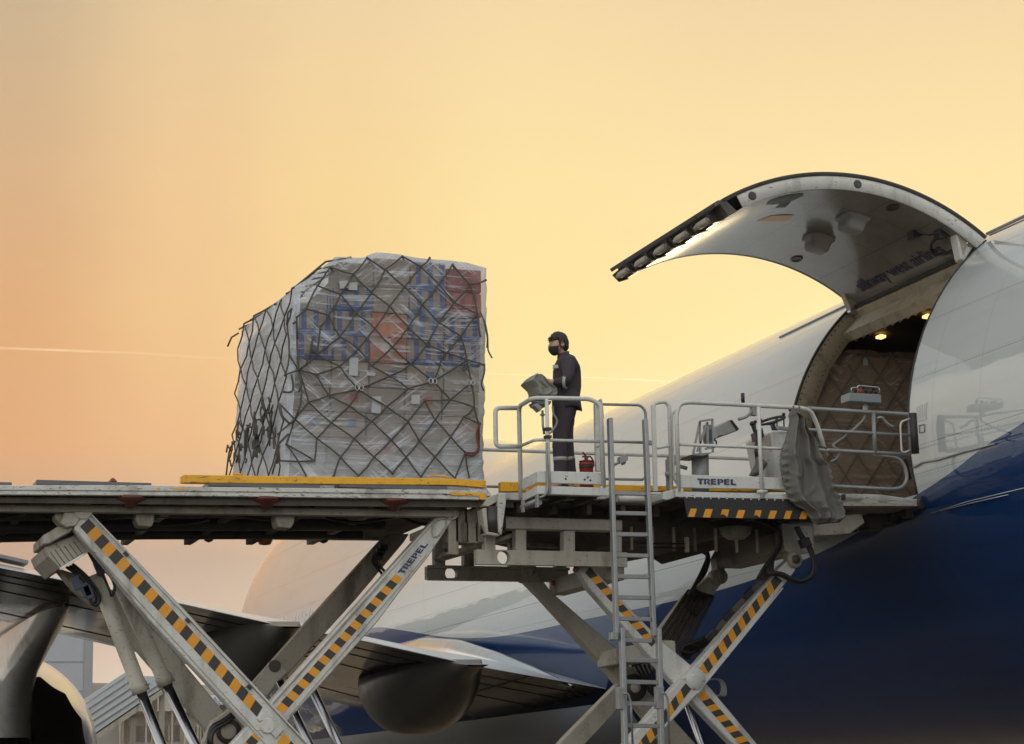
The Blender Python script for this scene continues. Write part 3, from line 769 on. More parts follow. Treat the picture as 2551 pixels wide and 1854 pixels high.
# longitudinal beams and the clutter under the deck
pz(tD, [(-500, 452), (430, 456), (2200, 481), (2260, 482), (2260, 517), (2200, 515), (430, 492), (-500, 486)], YN+.30, .14, 'main_beam', 'cream_dirty')
b = MB(); zt = deckz-.10
b.prism(on(YN+.10, tD, [(-500, 404), (2560, 436), (2560, 470), (-500, 440)]), .04); part(b, 'inner_skirt', 'under', 0)
fb = on(YF-.28, tD, [(-600, 574), (2020, 600), (2020, 632), (-600, 606)])
b = MB(); b.prism(fb, .10); part(b, 'far_beam', 'cream_dirty')
zb_ = fb[2].z
for k in range(11):
    x = x0+.5+k*.78
    if x > x1-.6: break
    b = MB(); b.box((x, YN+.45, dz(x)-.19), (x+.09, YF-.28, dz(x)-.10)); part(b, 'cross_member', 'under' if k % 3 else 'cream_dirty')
for yy, rr_, zz in ((23.9, .05, .22), (24.15, .035, .17), (24.6, .07, .26), (25.2, .04, .2), (25.6, .055, .26)):
    b = MB(); b.tube([(x0, yy, dz(x0)-zz+.06), (2.0, yy+.05, dz(2)-zz+.04), (4.2, yy-.05, dz(4.2)-zz+.07), (x1-.7, yy, dz(x1)-zz+.06)], rr_, 10); part(b, 'hydraulic_line', 'grease', 0)
b = MB()
for k in range(7):
    xs = x0+.4+k*1.05; yy = 23.6+.25*(k % 3)
    zz0 = dz(xs)-.12; b.tube([(xs, yy, zz0), (xs+.25, yy+.05, zz0-.1), (xs+.6, yy+.1, zz0-.11), (xs+.95, yy, zz0-.04)], .02, 6, .2)
part(b, 'slack_hose', 'black', 0)
for q in ([(680, 492), (768, 494), (770, 535), (755, 565), (690, 560), (676, 530)], [(1372, 500), (1470, 502), (1466, 545), (1450, 572), (1385, 566), (1376, 540)], [(275, 495), (318, 497), (322, 540), (300, 552), (272, 520)]):
    pz(tD, q, YN+.42, .25, 'roller_bracket', 'cream_dirty', .01)
for q in ((650, 428), (1325, 435), (1962, 444)):
    P = at(*tD(*q), y=YN+.14); b = MB(); b.lathe(P, [(.001, -.10), (.05, -.09), (.085, -.04), (.16, -.005), (.16, .03), (.001, .03)], 20); part(b, 'underdeck_lamp', 'redlamp', 0)
for q in ((1040, 600), (1612, 606)):
    P = at(*tD(*q), y=YF-.3); b = MB(); b.lathe(P, [(.001, -.11), (.05, -.09), (.09, -.02), (.16, 0), (.001, .01)], 16); part(b, 'drain_cup', 'grease', 0)
P = at(*tD(1320, 594), y=26.3); b = MB(); b.lathe(P, [(.001, -.16), (.07, -.15), (.105, -.08), (.11, .02), (.11, .06), (.001, .06)], 24); part(b, 'warning_beacon', 'amber', 0)

# ---- scissor arms: polygon on the near face, real depth behind it, stripes 3 mm proud
def arm(tf, pts, y, d, m, name='scissor_arm', bevel=.012): return pz(tf, pts, y, d, name, m, bevel)
def stripes(tf, a0, a1, b0, b1, n, y, skew, parent, first=0):
    """hazard band between edge a (a0->a1) and edge b (b0->b1); skew shifts edge b along the band"""
    b = MB(); A0, A1, B0, B1 = on(y-.004, tf, [a0, a1, b0, b1])
    for k in range(n):
        u0, u1 = k/n, (k+1)/n
        cl = lambda v: max(0., min(1., v))
        b.mi = (k+first) % 2
        q = [A0.lerp(A1, cl(u0)), A0.lerp(A1, cl(u1)), B0.lerp(B1, cl(u1+skew)), B0.lerp(B1, cl(u0+skew))]
        if k == n-1: q[1] = A1
        if (q[2]-q[3]).length < 1e-4: q = q[:3]
        b.prism(q, .003)
    if skew > 0: b.mi = first % 2; b.prism([B0, A0, B0.lerp(B1, skew)], .003)
    return b.out('hazard_stripe', [MT['hz_black'], MT['hz_yellow']], parent)
zD = lambda x, y: (x*.2876, 1380+y*.2876)         # 652-wide close-up tile
z5 = lambda x, y: (x/2.341, 1150+y/2.341)
z6 = lambda x, y: (600+x/2.52, 1200+y/2.52)
z7 = lambda x, y: (1250+x/2.52, 1200+y/2.52)
nat = lambda x, y: (x, y)
YA = 23.2                                           # near pair of scissor arms
a1 = arm(nat, [(184, 1317), (213, 1268), (222, 1272), (461, 1520), (752, 1834), (905, 2000), (845, 2060), (632, 1824), (372, 1545)], YA, .20, 'white')
stripes(nat, (199, 1312), (640, 1786), (221, 1292), (654, 1762), 25, YA, .0, a1, 0)
stripes(nat, (690, 1850), (800, 1970), (707, 1826), (815, 1945), 6, YA, .0, a1, 1)
b = MB(); e0, e1 = on(YA-.01, nat, [(228, 1283), (770, 1858)]); b.bar(e0, e1, .012, .03); part(b, 'cable_duct', 'rail_white', 0, a1)
for o0, o1 in (((188, 1326), (655, 1838)), ((236, 1290), (775, 1870))):
    b = MB(); e0, e1 = on(YA-.003, nat, [o0, o1]); b.bar(e0, e1, .008, .007); part(b, 'weld_seam', 'cream_dirty', 0, a1)
for o0, o1 in (((1098, 1282), (680, 1752)), ((1062, 1383), (720, 1785)), ((966, 1436), (676, 1760))):
    b = MB(); e0, e1 = on(YA+.017, nat, [o0, o1]); b.bar(e0, e1, .008, .007); part(b, 'weld_seam', 'cream_dirty', 0, a2 if 'a2' in dir() else loader)
for q in ((314, 1380), (468, 1546), (621, 1712)):
    P = at(*q, y=YA-.02); b = MB(); b.obox(P, Vector((.012, 0, .012)), Vector((0, .015, 0)), Vector((-.02, 0, .02))); part(b, 'cable_clip', 'black', 0, a1)
a2 = arm(nat, [(1108, 1265), (1128, 1262), (1138, 1285), (1119, 1308), (1068, 1386), (997, 1474), (941, 1549), (711, 1803), (560, 1970), (500, 2020), (440, 2000), (671, 1752), (945, 1446)], YA+.02, .20, 'white')
stripes(nat, (985, 1430), (687, 1764), (1003, 1441), (706, 1778), 23, YA+.02, .0, a2, 1)
stripes(nat, (655, 1800), (540, 1930), (672, 1815), (558, 1945), 8, YA+.02, .0, a2, 0)
# grey inner face plate of the right arm and the lug
P = at(*nat(1126, 1276), y=YA-.02); b = MB(); b.cyl(P, P+Vector((0, .34, 0)), .085, 24); b.cyl(P-Vector((0, .02, 0)), P, .05, 18); part(b, 'pivot_pin', 'cream', 0)
b = MB(); b.tube(on(YA, nat, [(1077, 1310), (1086, 1298), (1100, 1292), (1112, 1294), (1112, 1308), (1092, 1335), (1080, 1338), (1076, 1325)]), .008, 6, closed=True); part(b, 'pocket_seam', 'cream', 0, a2)
# pivot cover plate where the near arms cross
b = MB(); b.prism(on(YA-.02, z5, [(1500, 1500), (1540, 1460), (1655, 1565), (1610, 1615)]), .02)
part(b, 'pivot_cover', 'white', .004)
P = at(*z5(1562, 1540), y=YA-.03); b = MB(); b.cyl(P, P+Vector((0, .04, 0)), .08, 24); part(b, 'pivot_cap', 'white', .003)
# far pair
YG = 25.55
g1 = arm(tC, [(800, 600), (905, 600), (880, 640), (640, 925), (290, 1310), (120, 1500), (40, 1590), (-60, 1540), (125, 1345), (530, 893), (760, 640)], YG, .20, 'cream_dirty')
b = MB(); b.prism(on(YG-.03, tC, [(205, 1240), (250, 1235), (295, 1290), (240, 1345), (190, 1420), (110, 1500), (60, 1440), (150, 1330)]), .03); part(b, 'pivot_lug', 'cream', .005)
P = at(*tC(237, 1258), y=YG-.06); b = MB(); b.cyl(P, P+Vector((0, .1, 0)), .07, 20); part(b, 'pivot_pin', 'grease', 0)
b = MB(); b.tube(on(YG-.03, tC, [(735, 705), (718, 735), (770, 800), (770, 815)]), .018, 8, .05); b.tube(on(YG-.03, tC, [(760, 690), (735, 735), (785, 790), (785, 810)]), .018, 8, .05)
for q in ((760, 690), (775, 670), (750, 712)): 
    P = at(*tC(*q), y=YG-.05); b.obox(P, Vector((.05, 0, 0)), Vector((0, .03, 0)), Vector((0, 0, .04)))
part(b, 'hydraulic_line', 'black', 0)
g2 = arm(tD, [(520, 860), (590, 905), (830, 1140), (1110, 1480), (1250, 1648), (1400, 1830), (1300, 1900), (1040, 1590), (700, 1195), (480, 930)], YG+.02, .20, 'cream')
P = at(*tD(1140, 1585), y=YA+.5)
b = MB(); b.prism(on(YA+.55, tD, [(1060, 1530), (1170, 1460), (1330, 1560), (1500, 1760), (1300, 1900), (1040, 1700), (1010, 1640)]), .16); part(b, 'crossing_plate', 'cream', .01)
b = MB(); b.lathe(at(*tD(1140, 1585), y=YA+.54), [(.001, -.05), (.07, -.05), (.09, -.035), (.11, -.035), (.14, -.01), (.14, .02)], 28, 'Y'); part(b, 'hub_bearing', 'grease', 0)
b = MB(); b.lathe(at(*tD(1140, 1585), y=YA+.485), [(.001, -.01), (.075, -.01), (.085, .0), (.085, .01)], 24, 'Y'); part(b, 'hub_cap', 'cream', 0)
b = MB(); b.tube(on(YA+.45, tD, [(1170, 1490), (1120, 1530), (1060, 1560), (1042, 1600), (1045, 1660)]), .03, 8, .1); b.tube(on(YA+.4, tD, [(1180, 1500), (1125, 1545), (1070, 1570), (1052, 1610), (1055, 1660)]), .022, 8, .1); part(b, 'hydraulic_hose', 'black', 0)
# upper left pivot block with the cylinder cradle
b = MB(); b.prism(on(YA-.01, tD, [(320, 448), (345, 442), (415, 452), (440, 485), (415, 500), (380, 560), (330, 568), (300, 545), (318, 505)]), .26); part(b, 'pivot_block', 'cream', .012)
b = MB(); b.prism(on(YA+.1, tD, [(290, 562), (330, 566), (382, 562), (350, 590), (245, 650), (215, 652), (214, 605), (228, 600)]), .9); part(b, 'cradle_block', 'cream', .012)
b = MB(); b.cyl(at(*tD(415, 478), y=YA-.04), at(*tD(415, 478), y=YA-.04)+Vector((0, .3, 0)), .10, 24); part(b, 'pivot_pin', 'cream', 0)
b = MB(); b.prism(on(YA+.25, tD, [(222, 665), (378, 604), (440, 680), (300, 772), (240, 712)]), 1.3); part(b, 'cradle_guard', 'cream', .01)
b = MB()
for k in range(6):
    u = k/6; b.bar(*on(YA+.245, tD, [(250+u*140, 690-u*62), (305+u*125, 765-u*82)]), .006, .006)
part(b, 'guard_seam', 'under', 0)
b = MB(); b.prism(on(YA+.2, tD, [(296, 770), (440, 682), (444, 690), (302, 780)]), .1); part(b, 'guard_lip', 'steel', 0)
b = MB(); b.prism(on(YA+.9, tD, [(240, 715), (300, 775), (470, 830), (540, 900), (500, 980), (470, 960), (370, 870)]), .3); part(b, 'cradle_arm', 'cream_dirty', .01)
def hoses(lst, y, r, name='hydraulic_hose', tf=tD, dy=.0, m='black'):
    for i, pts in enumerate(lst):
        b = MB(); b.tube(on(y+dy*i, tf, pts), r, 8, .12); part(b, name, m, 0)
hoses([[(330, 765), (380, 800), (440, 850), (480, 900), (495, 930), (485, 955), (460, 955), (440, 910), (430, 880)],
       [(345, 760), (400, 795), (455, 840), (492, 890), (500, 935), (480, 962), (455, 945), (440, 900)],
       [(360, 750), (410, 790), (450, 830), (470, 880), (478, 930), (470, 945)],
       [(440, 690), (480, 760), (520, 830), (545, 880), (550, 915)], [(450, 690), (500, 760), (560, 820), (575, 870), (560, 910), (540, 925)], [(480, 720), (540, 790), (570, 840), (572, 880), (555, 915)]], YA+.6, .017, dy=.03)
b = MB()
for q in ((380, 845), (495, 770), (425, 880), (510, 765), (440, 890)):
    P = at(*tD(*q), y=YA+.6); b.obox(P, Vector((.04, 0, .02)), Vector((0, .04, 0)), Vector((-.03, 0, .07)))
part(b, 'valve_block', mat('valve_blue', (.03, .045, .10), .4), .004)
def ram(pts, y, rt, rr_, name='lift_cylinder', col='cream'):
    P = on(y, tD, pts)
    b = MB(); t = (P[1]-P[0]).normalized()
    b.tube([P[0], P[0].lerp(P[1], .6), P[1]-t*.12, P[1]-t*.11, P[1]], rt, 24, radii=[rt, rt, rt, rt*1.13, rt*1.13])
    c = part(b, name, col, 0)
    b = MB(); b.cyl(P[1]-t*.1, P[1]+t*2.8, rr_, 24); part(b, 'piston_rod', 'chrome', 0, c); return c
ram([(478, 800), (705, 1392)], YA+.75, .086, .058)
ram([(600, 850), (833, 1352)], YA+1.75, .092, .060)
for q, y in (((1500, 1260), 24.0), ((1390, 1330), 25.1)):
    P = at(*tD(*q), y=y); t = (at(*tD(q[0]+110, q[1]+230), y=y)-P).normalized()
    b = MB(); b.cyl(P, P+t*3.0, .05, 20); part(b, 'piston_rod', 'chrome', 0)

# ---- bridge deck
b = MB(); bx0 = at(*tC(1358, 420), y=YN).x; bz = at(*tB(200, 395), y=YN).z
bx1 = at(*tB(1330, 420), y=YN).x
b.prism(on(YN, tC, [(1355, 394), (1450, 397), (1890, 406), (2120, 398), (2190, 396), (2268, 402), (2880, 418), (2880, 455), (2268, 436), (2190, 420), (1900, 428), (1450, 432), (1355, 430)]), .12)
part(b, 'bridge_channel', 'white')
b = MB(); b.box((bx0+.1, YN+.1, bz-.12), (bx1, YF-.05, bz-.03)); part(b, 'bridge_plate', 'under', 0)
b = MB(); b.prism(on(YN+.25, tC, [(1362, 340), (1450, 342), (1890, 354), (2268, 363), (2840, 377), (2840, 388), (2268, 388), (1890, 388), (1450, 390), (1362, 390)]), .10); part(b, 'side_guide', 'yellow')
b = MB(); b.prism(on(YF-.1, tC, [(1362, 352), (2700, 380), (2700, 395), (1362, 372)]), .1); part(b, 'far_channel', 'rail_white')
pz(tC, [(1350, 402), (1385, 404), (1388, 440), (1366, 606), (1355, 602), (1350, 520)], YN-.05, .12, 'roller_guard', 'white_worn')
pz(tC, [(1290, 425), (1330, 404), (1345, 412), (1342, 440), (1300, 464), (1272, 462)], YN, .16, 'end_casting', 'cream')
b = MB(); P = at(*tC(1312, 470), y=YN+.12); Q = at(*tC(1316, 600), y=YN+.12); b.cyl(P, Q, .13, 20); b.cyl(at(*tC(1330, 470), y=YN+.3), at(*tC(1332, 590), y=YN+.3), .13, 20); part(b, 'rubber_buffer', 'grease', 0)
pz(tC, [(1268, 475), (1290, 470), (1300, 590), (1360, 600), (1355, 612), (1290, 605), (1280, 560)], YN-.01, .2, 'buffer_bracket', 'cream', .006)
b = MB()
for q, w_, h_ in (((1150, 560), .07, .2), ((1190, 590), .1, .14), ((1215, 520), .12, .08), ((1165, 600), .05, .12), ((1240, 560), .05, .2), ((1110, 600), .06, .25)):
    P = at(*tC(*q), y=YN+.5); b.obox(P, Vector((w_, 0, 0)), Vector((0, .12, 0)), Vector((0, 0, h_)))
part(b, 'end_linkage', 'cream_dirty', .005)
pz(tC, [(1085, 645), (1108, 635), (1128, 668), (1100, 690), (1085, 668)], YN+.4, .12, 'work_light', 'black', .005)
pz(tC, [(1195, 590), (1215, 580), (1240, 630), (1220, 640)], YN+.4, .1, 'limit_switch', 'black', .005)
# frame below the bridge
YB = 23.15
b = MB(); b.prism(on(YB, tC, [(1380, 513), (1968, 531), (1968, 586), (1375, 575)]), .18); part(b, 'bridge_beam', 'cream', .01)
for xa, xb, za, zb2 in ((1284, 1336, 600, 686), (1436, 1490, 578, 690), (1676, 1732, 584, 690), (1926, 1966, 586, 692)):
    pz(tC, [(xa, za), (xb, za), (xb, zb2), (xa, zb2)], YB+.02, .14, 'frame_post', 'cream', .008)
lowb = on(YB-.01, tC, [(1240, 681), (1990, 689), (1990, 761), (1238, 755)])
def holed(P, c, r, y, d, name, m):
    """bar with a round hole through it: two halves of the outline round the hole"""
    b = MB(); x0_, x1_ = P[0].x, P[1].x; zt_, zb3 = (P[0].z+P[1].z)/2, (P[2].z+P[3].z)/2
    n = 12
    for sg in (1, -1):
        arc = [Vector((c.x-r*math.cos(math.pi*k/n), y, c.z+sg*r*math.sin(math.pi*k/n))) for k in range(n+1)]
        ze = zt_ if sg > 0 else zb3
        b.prism([Vector((x0_, y, c.z)), *arc, Vector((x1_, y, c.z)), Vector((x1_, y, ze)), Vector((x0_, y, ze))], d)
    bmesh.ops.remove_doubles(b.bm, verts=b.bm.verts, dist=1e-5)
    return part(b, name, m, 0)
holed(lowb, at(*tC(1375, 717), y=YB-.01), .075, YB-.01, .10, 'slide_rail', 'cream')
YB2 = 25.45
lowf = on(YB2, tC, [(993, 766), (1697, 771), (1697, 831), (993, 831)])
holed(lowf, at(*tC(1115, 798), y=YB2), .08, YB2, .10, 'slide_rail', 'cream_dirty')
b = MB(); b.box((lowf[0].x, YB2-.06, lowf[0].z-.015), (lowf[1].x, YB2, lowf[0].z+.02)); b.box((lowf[0].x, YB2-.06, lowf[3].z-.005), (lowf[1].x, YB2, lowf[3].z+.025)); part(b, 'rail_flange', 'cream_dirty', 0)
for xa, xb in ((1034, 1086), (1180, 1230), (1410, 1465), (1640, 1690)):
    pz(tC, [(xa, 560), (xb, 560), (xb, 768), (xa, 768)], YB2+.02, .14, 'frame_post', 'cream_dirty', .008)
pz(tC, [(1040, 560), (1960, 580), (1960, 650), (1040, 640)], YB2+.04, .16, 'bridge_beam', 'cream_dirty', .01)
b = MB(); b.bar(at(*tC(1045, 725), y=YB2-.3), at(*tC(1285, 655), y=YB+.3), .06, .09); part(b, 'diagonal_brace', 'cream', .005)
b = MB(); b.bar(at(*tC(1285, 655), y=YB+.3), at(*tC(1440, 600), y=YB+.2), .05, .07); b.bar(at(*tC(1500, 655), y=YB2-.4), at(*tC(1930, 680), y=YB2-.2), .05, .08); part(b, 'diagonal_brace', 'cream_dirty', .005)
# closed belly of the bridge
ub = at(*tB(500, 470), y=24.2).z
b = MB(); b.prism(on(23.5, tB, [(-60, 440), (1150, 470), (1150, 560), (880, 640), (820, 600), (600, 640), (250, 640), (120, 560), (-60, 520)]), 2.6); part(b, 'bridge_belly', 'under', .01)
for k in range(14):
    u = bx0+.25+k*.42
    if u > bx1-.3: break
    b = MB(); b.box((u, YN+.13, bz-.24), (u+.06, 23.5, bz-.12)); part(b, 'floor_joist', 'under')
for k in range(9):
    u = at(*tB(300, 500), y=23.5).x+k*.27
    b = MB(); b.prism([Vector((u, 23.47, bz-.3)), Vector((u+.03, 23.47, bz-.3)), Vector((u+.03, 23.47, bz-.58)), Vector((u, 23.47, bz-.58))], .03); part(b, 'belly_rib', 'cream_dirty', 0)
b = MB(); b.lathe(at(*tB(830, 590), y=23.45), [(.001, -.10), (.1, -.09), (.18, -.03), (.2, .05), (.001, .06)], 20); part(b, 'gear_housing', 'cream_dirty', 0)
b = MB()
b.tube(on(23.4, tB, [(350, 632), (352, 668), (580, 672)]), .012, 6, .04); b.tube(on(23.4, tB, [(362, 630), (364, 648), (580, 650)]), .012, 6, .04); part(b, 'rigid_line', 'black', 0)
b = MB(); P = at(*tB(588, 655), y=23.38); b.obox(P, Vector((.02, 0, 0)), Vector((0, .03, 0)), Vector((0, 0, .09))); part(b, 'line_clamp', 'frame_beige', .003)
hz_ = [[(600, 640+i*9), (650, 645+i*9), (690, 680+i*6), (700-i*3, 730), (680-i*8, 800+i*5), (625-i*4, 860+i*6), (598+i*22, 905+i*2)] for i in range(5)]
hoses([[(x+min(30, 12*i)*(k == 6), y) for k, (x, y) in enumerate(p)] for i, p in enumerate(hz_)], 25.05, .022, tf=tB, dy=.05)
b = MB()
for i in range(7):
    b.tube(on(25.36, tB, [(600+i*20, 880+i*5), (470+i*19, 1075+i*16), (400+i*16, 1180+i*14)]), .024, 8)
part(b, 'hose_bundle', 'under', 0)
b = MB(); b.bar(*on(25.32, tB, [(583, 955), (635, 1010)]), .03, .03); part(b, 'hose_strap', 'black', 0)
# front bearing plates, torque tube and far bracket
b = MB(); b.prism(on(YA+.05, tB, [(1060, 545), (1216, 560), (1218, 690), (1158, 700), (1150, 745), (1098, 745), (1096, 690), (1075, 680)]), .16); part(b, 'bearing_plate', 'cream', .01)
b = MB(); b.prism(on(YA-.02, tB, [(1096, 700), (1150, 700), (1158, 735), (1135, 762), (1105, 755), (1093, 730)]), .06); part(b, 'bearing_lug', 'cream', .008)
P = at(*tB(1134, 727), y=YA-.06); b = MB(); b.lathe(P, [(.001, 0), (.03, 0), (.035, .01), (.05, .01), (.06, .02), (.095, .03), (.095, .06)], 24, 'Y'); part(b, 'pivot_pin', 'cream', 0)
b = MB(); b.lathe(P+Vector((0, -.004, 0)), [(.001, 0), (.045, 0), (.055, .01)], 20, 'Y'); part(b, 'pivot_seal', 'grease', 0)
b = MB(); b.prism(on(25.3, tB, [(735, 720), (775, 640), (822, 645), (822, 755), (780, 765), (775, 800), (745, 800)]), .2); part(b, 'bearing_plate', 'cream_dirty', .01)
b = MB(); P0 = at(*tB(800, 705), y=25.3); P1 = at(*tB(1080, 690), y=YA+.2); b.bar(P0, Vector((P0.x+.1, YA+.2, P0.z+.02)), .36, .36, Vector((0, 0, 1))); part(b, 'torque_tube', 'cream_dirty', .03)
P = at(*tB(757, 812), y=25.32); b = MB(); b.cyl(P, P+Vector((0, .2, 0)), .10, 24); b.cyl(P-Vector((0, .02, 0)), P, .06, 18); part(b, 'pivot_pin', 'cream_dirty', 0)
# bridge scissor arms
b1 = arm(tB, [(1030, 790), (1090, 735), (1115, 715), (1140, 745), (1128, 785), (1070, 860), (870, 1120), (640, 1400), (380, 1675), (150, 1950), (60, 1900), (290, 1640), (330, 1590), (520, 1370), (650, 1233)], YA+.02, .18, 'white')
stripes(tB, (1030, 808), (645, 1275), (1064, 834), (688, 1302), 16, YA+.02, .045, b1, 0)
stripes(tB, (582, 1345), (335, 1660), (612, 1372), (372, 1690), 10, YA+.02, .06, b1, 0)
b = MB(); b.bar(*on(YA+.015, tB, [(1066, 870), (640, 1395)]), .012, .02); part(b, 'arm_flange', 'rail_white', 0, b1)
b = MB(); b.lathe(at(*tB(634, 1324), y=YA+.0), [(.001, 0), (.12, 0), (.125, .008), (.125, .02)], 28, 'Y'); part(b, 'pivot_cap', 'white', 0)
b2 = arm(tB, [(40, 770), (60, 760), (115, 763), (240, 905), (460, 1130), (605, 1252), (700, 1362), (960, 1672), (1180, 1930), (1090, 1990), (830, 1660), (620, 1442), (520, 1340), (105, 872), (60, 800)], YA+.16, .18, 'white')
stripes(tB, (82, 795), (412, 1163), (106, 766), (437, 1137), 13, YA+.16, .04, b2, 0)
stripes(tB, (640, 1408), (870, 1672), (672, 1380), (905, 1646), 10, YA+.16, .05, b2, 1)
P = at(*tB(36, 776), y=YA+.1); b = MB(); b.ball(P, .035); part(b, 'grease_cap', 'red', 0)
P = at(*tB(-75, 845), y=25.3); b = MB(); b.ball(P, .035); part(b, 'grease_cap', 'red', 0)
f1 = arm(tB, [(745, 800), (775, 812), (760, 850), (520, 1165), (260, 1460), (60, 1672), (-80, 1830), (-160, 1770), (-2, 1600), (245, 1350), (440, 1100), (590, 900), (720, 800)], 25.45, .18, 'cream')
f2 = arm(tC, [(1478, 800), (1500, 770), (1535, 785), (1610, 885), (1950, 1185), (2100, 1390), (2400, 1720), (2310, 1800), (1900, 1285), (1560, 910), (1490, 840)], 25.43, .20, 'cream')
P = at(*tC(1508, 793), y=25.36); b = MB(); b.cyl(P, P+Vector((0, .3, 0)), .11, 24); b.lathe(P, [(.001, -.02), (.05, -.02), (.06, 0)], 18, 'Y'); part(b, 'pivot_pin', 'cream_dirty', 0)
for qa, qb, hh in (((1660, 865), (1790, 822), .2), ((1900, 1225), (2130, 1165), .22)):
    A = at(*tC(*qa), y=25.4); b = MB(); b.box((A.x-.12, YA+.3, A.z-.1), (A.x+.1, 25.5, A.z+.1)); part(b, 'cross_tie', 'cream', .012)
P = at(*tB(330, 1366), y=25.3); b = MB(); b.lathe(P, [(.001, -.02), (.07, -.02), (.08, .0), (.16, .0), (.17, .03), (.17, .12)], 28, 'Y'); part(b, 'hub_bearing', 'grease', 0)
b = MB(); b.lathe(P+Vector((0, -.03, 0)), [(.001, -.005), (.02, -.005), (.065, .0), (.07, .02)], 24, 'Y'); part(b, 'hub_cap', 'cream', 0)
P = at(*tB(575, 1410), y=24.4); t = (at(*tB(662, 1648), y=24.4)-P).normalized(); b = MB(); b.cyl(P-t*.4, P+t*2.5, .048, 20); part(b, 'piston_rod', 'chrome', 0)
# hose loops in the scissor
for i in range(5):
    hoses([[(330+i*22, 1250), (355+i*20, 1300), (395+i*12, 1345), (400+i*14, 1390)]], 25.2-.05*i, .018, tf=tB)
    hoses([[(315+i*8, 1262-i*4), (330+i*20, 1240-i*2), (395+i*12, 1240), (440, 1250+i*4)]], 25.15-.05*i, .016, tf=tB)
    hoses([[(720, 1095+i*6), (640+i*5, 1135+i*10), (570, 1160+i*8), (555+i*4, 1185+i*6), (600, 1195+i*8), (650-i*8, 1185)]], YA+.5+.05*i, .017, tf=tB)
    hoses([[(690+i*10, 1330-i*2), (745+i*6, 1320+i*2), (765+i*5, 1365), (752+i*8, 1410), (720+i*7, 1400+i*3)]], YA+.5+.04*i, .009, tf=tB, m='galv')
hoses([[(1000+i*10, 790-i*5), (895+i*8, 895+i*2), (795+i*7, 1000+i*3), (715+i*6, 1100+i*3)] for i in range(3)], YA-.03, .018, tf=tB, m='under')
for q in ((892, 900), (793, 1003), (712, 1102), (975, 802)):
    b = MB(); P = at(*tB(*q), y=YA-.05); b.obox(P, Vector((.055, 0, .05)), Vector((0, .03, 0)), Vector((-.02, 0, .022))); part(b, 'hose_clamp', 'black', .003)
hoses([[(1130, 565), (1150, 610), (1190, 660), (1215, 720), (1222, 770), (1205, 815), (1160, 838), (1110, 825), (1060, 795), (985, 795)], [(1140, 565), (1162, 610), (1200, 655), (1225, 725), (1230, 775), (1212, 822), (1160, 845), (1100, 830), (1050, 802), (990, 802)]], YA-.12, .024, tf=tB, dy=.03, m='rubber')
b = MB(); P = at(*tB(1176, 645), y=YA-.13); b.obox(P, Vector((.06, 0, .02)), Vector((0, .04, 0)), Vector((-.02, 0, .05))); part(b, 'hose_clamp', 'black', .003)
hoses([[(900+i*12, 528), (980+i*10, 545), (1040+i*6, 585+i*4), (1050+i*5, 640), (1030-i*4, 700+i*8), (975+i*10, 760+i*8), (940+i*20, 825-i*8)] for i in range(5)], YA+.02, .018, tf=tB, dy=.04)

# ---- front lip that meets the aircraft
b = MB(); b.prism(on(23.12, tB, [(1330, 398), (1395, 402), (1420, 400), (1560, 405), (1700, 425), (1770, 428), (1770, 460), (1560, 448), (1410, 455), (1330, 440)]), .10); part(b, 'lip_edge', 'white', .008)
P = on(23.12, tB, [(1330, 410), (1750, 440), (1750, 462), (1330, 462)])
b = MB(); b.prism([P[0], P[1], P[2], P[3]], 3.3); part(b, 'lip_plate', 'cream', .005)
P = at(*tB(1768, 444), y=23.1); b = MB(); b.cyl(P, P+Vector((0, 3.36, 0)), .075, 20); part(b, 'lip_roller', 'rubber', 0)
b = MB(); b.lathe(at(*tB(1768, 444), y=23.095), [(.05, 0), (.082, 0), (.082, .05)], 20, 'Y'); part(b, 'roller_collar', 'grease', 0)
pz(tB, [(1210, 520), (1460, 500), (1475, 545), (1400, 600), (1218, 612)], YA+.2, 2.4, 'lip_support', 'cream', .01)
pz(tB, [(1362, 402), (1380, 402), (1380, 432), (1362, 430)], 23.09, .03, 'bolt_pair', 'grease', .004)
b = MB()
for q in ((1500, 545), (1560, 530), (1610, 520), (1665, 508)):
    P = at(*tB(*q), y=24.0); b.obox(P, Vector((.09, 0, 0)), Vector((0, .15, 0)), Vector((0, 0, .1)))
part(b, 'lip_actuator', 'grease', .01)

# ---- side platforms
def plate(pts, y, d, name, m='white', tf=tC): return pz(tf, pts, y, d, name, m, .005)
b = MB(); q = on(YO, tC, [(1545, 286), (1872, 294), (1872, 356), (1545, 345)])
xl = at(*tC(1462, 320), y=YN).x
b.prism(q, .03)
b.prism([Vector((xl, YN, q[0].z)), q[0], q[3], Vector((xl, YN, q[3].z))], Vector((.02, .03, 0)))
part(b, 'toe_board', 'white')
b = MB(); q = on(YO-.005, tC, [(1545, 360), (1866, 370), (1866, 411), (1545, 402)])
b.prism(q, .10)
b.prism([Vector((xl, YN, q[0].z)), q[0], q[3], Vector((xl, YN, q[3].z))], Vector((.04, .06, 0)))
part(b, 'platform_channel', 'white')
b = MB(); b.prism([Vector((xl+.05, YN, q[3].z+.05)), Vector((q[0].x+.03, YO+.08, q[3].z+.05)), Vector((q[1].x, YO+.08, q[3].z+.05)), Vector((q[1].x, YN, q[3].z+.05))], Vector((0, 0, .045))); part(b, 'platform_floor', 'under', 0)
PLAT_Z = q[3].z+.095
for k in range(4):
    b = MB(); x = q[0].x+.05+k*.32; b.box((x, YO+.1, q[3].z-.02), (x+.05, YN+.1, q[3].z+.05)); part(b, 'platform_bearer', 'under')
b = MB()
for q_ in (((1685, 326),), ((1780, 330),), ((1795, 318),), ((1808, 333),)):
    P = at(*tC(*q_[0]), y=YO-.004); b.lathe(P, [(.001, 0), (.011, 0), (.011, .004)], 10, 'Y')
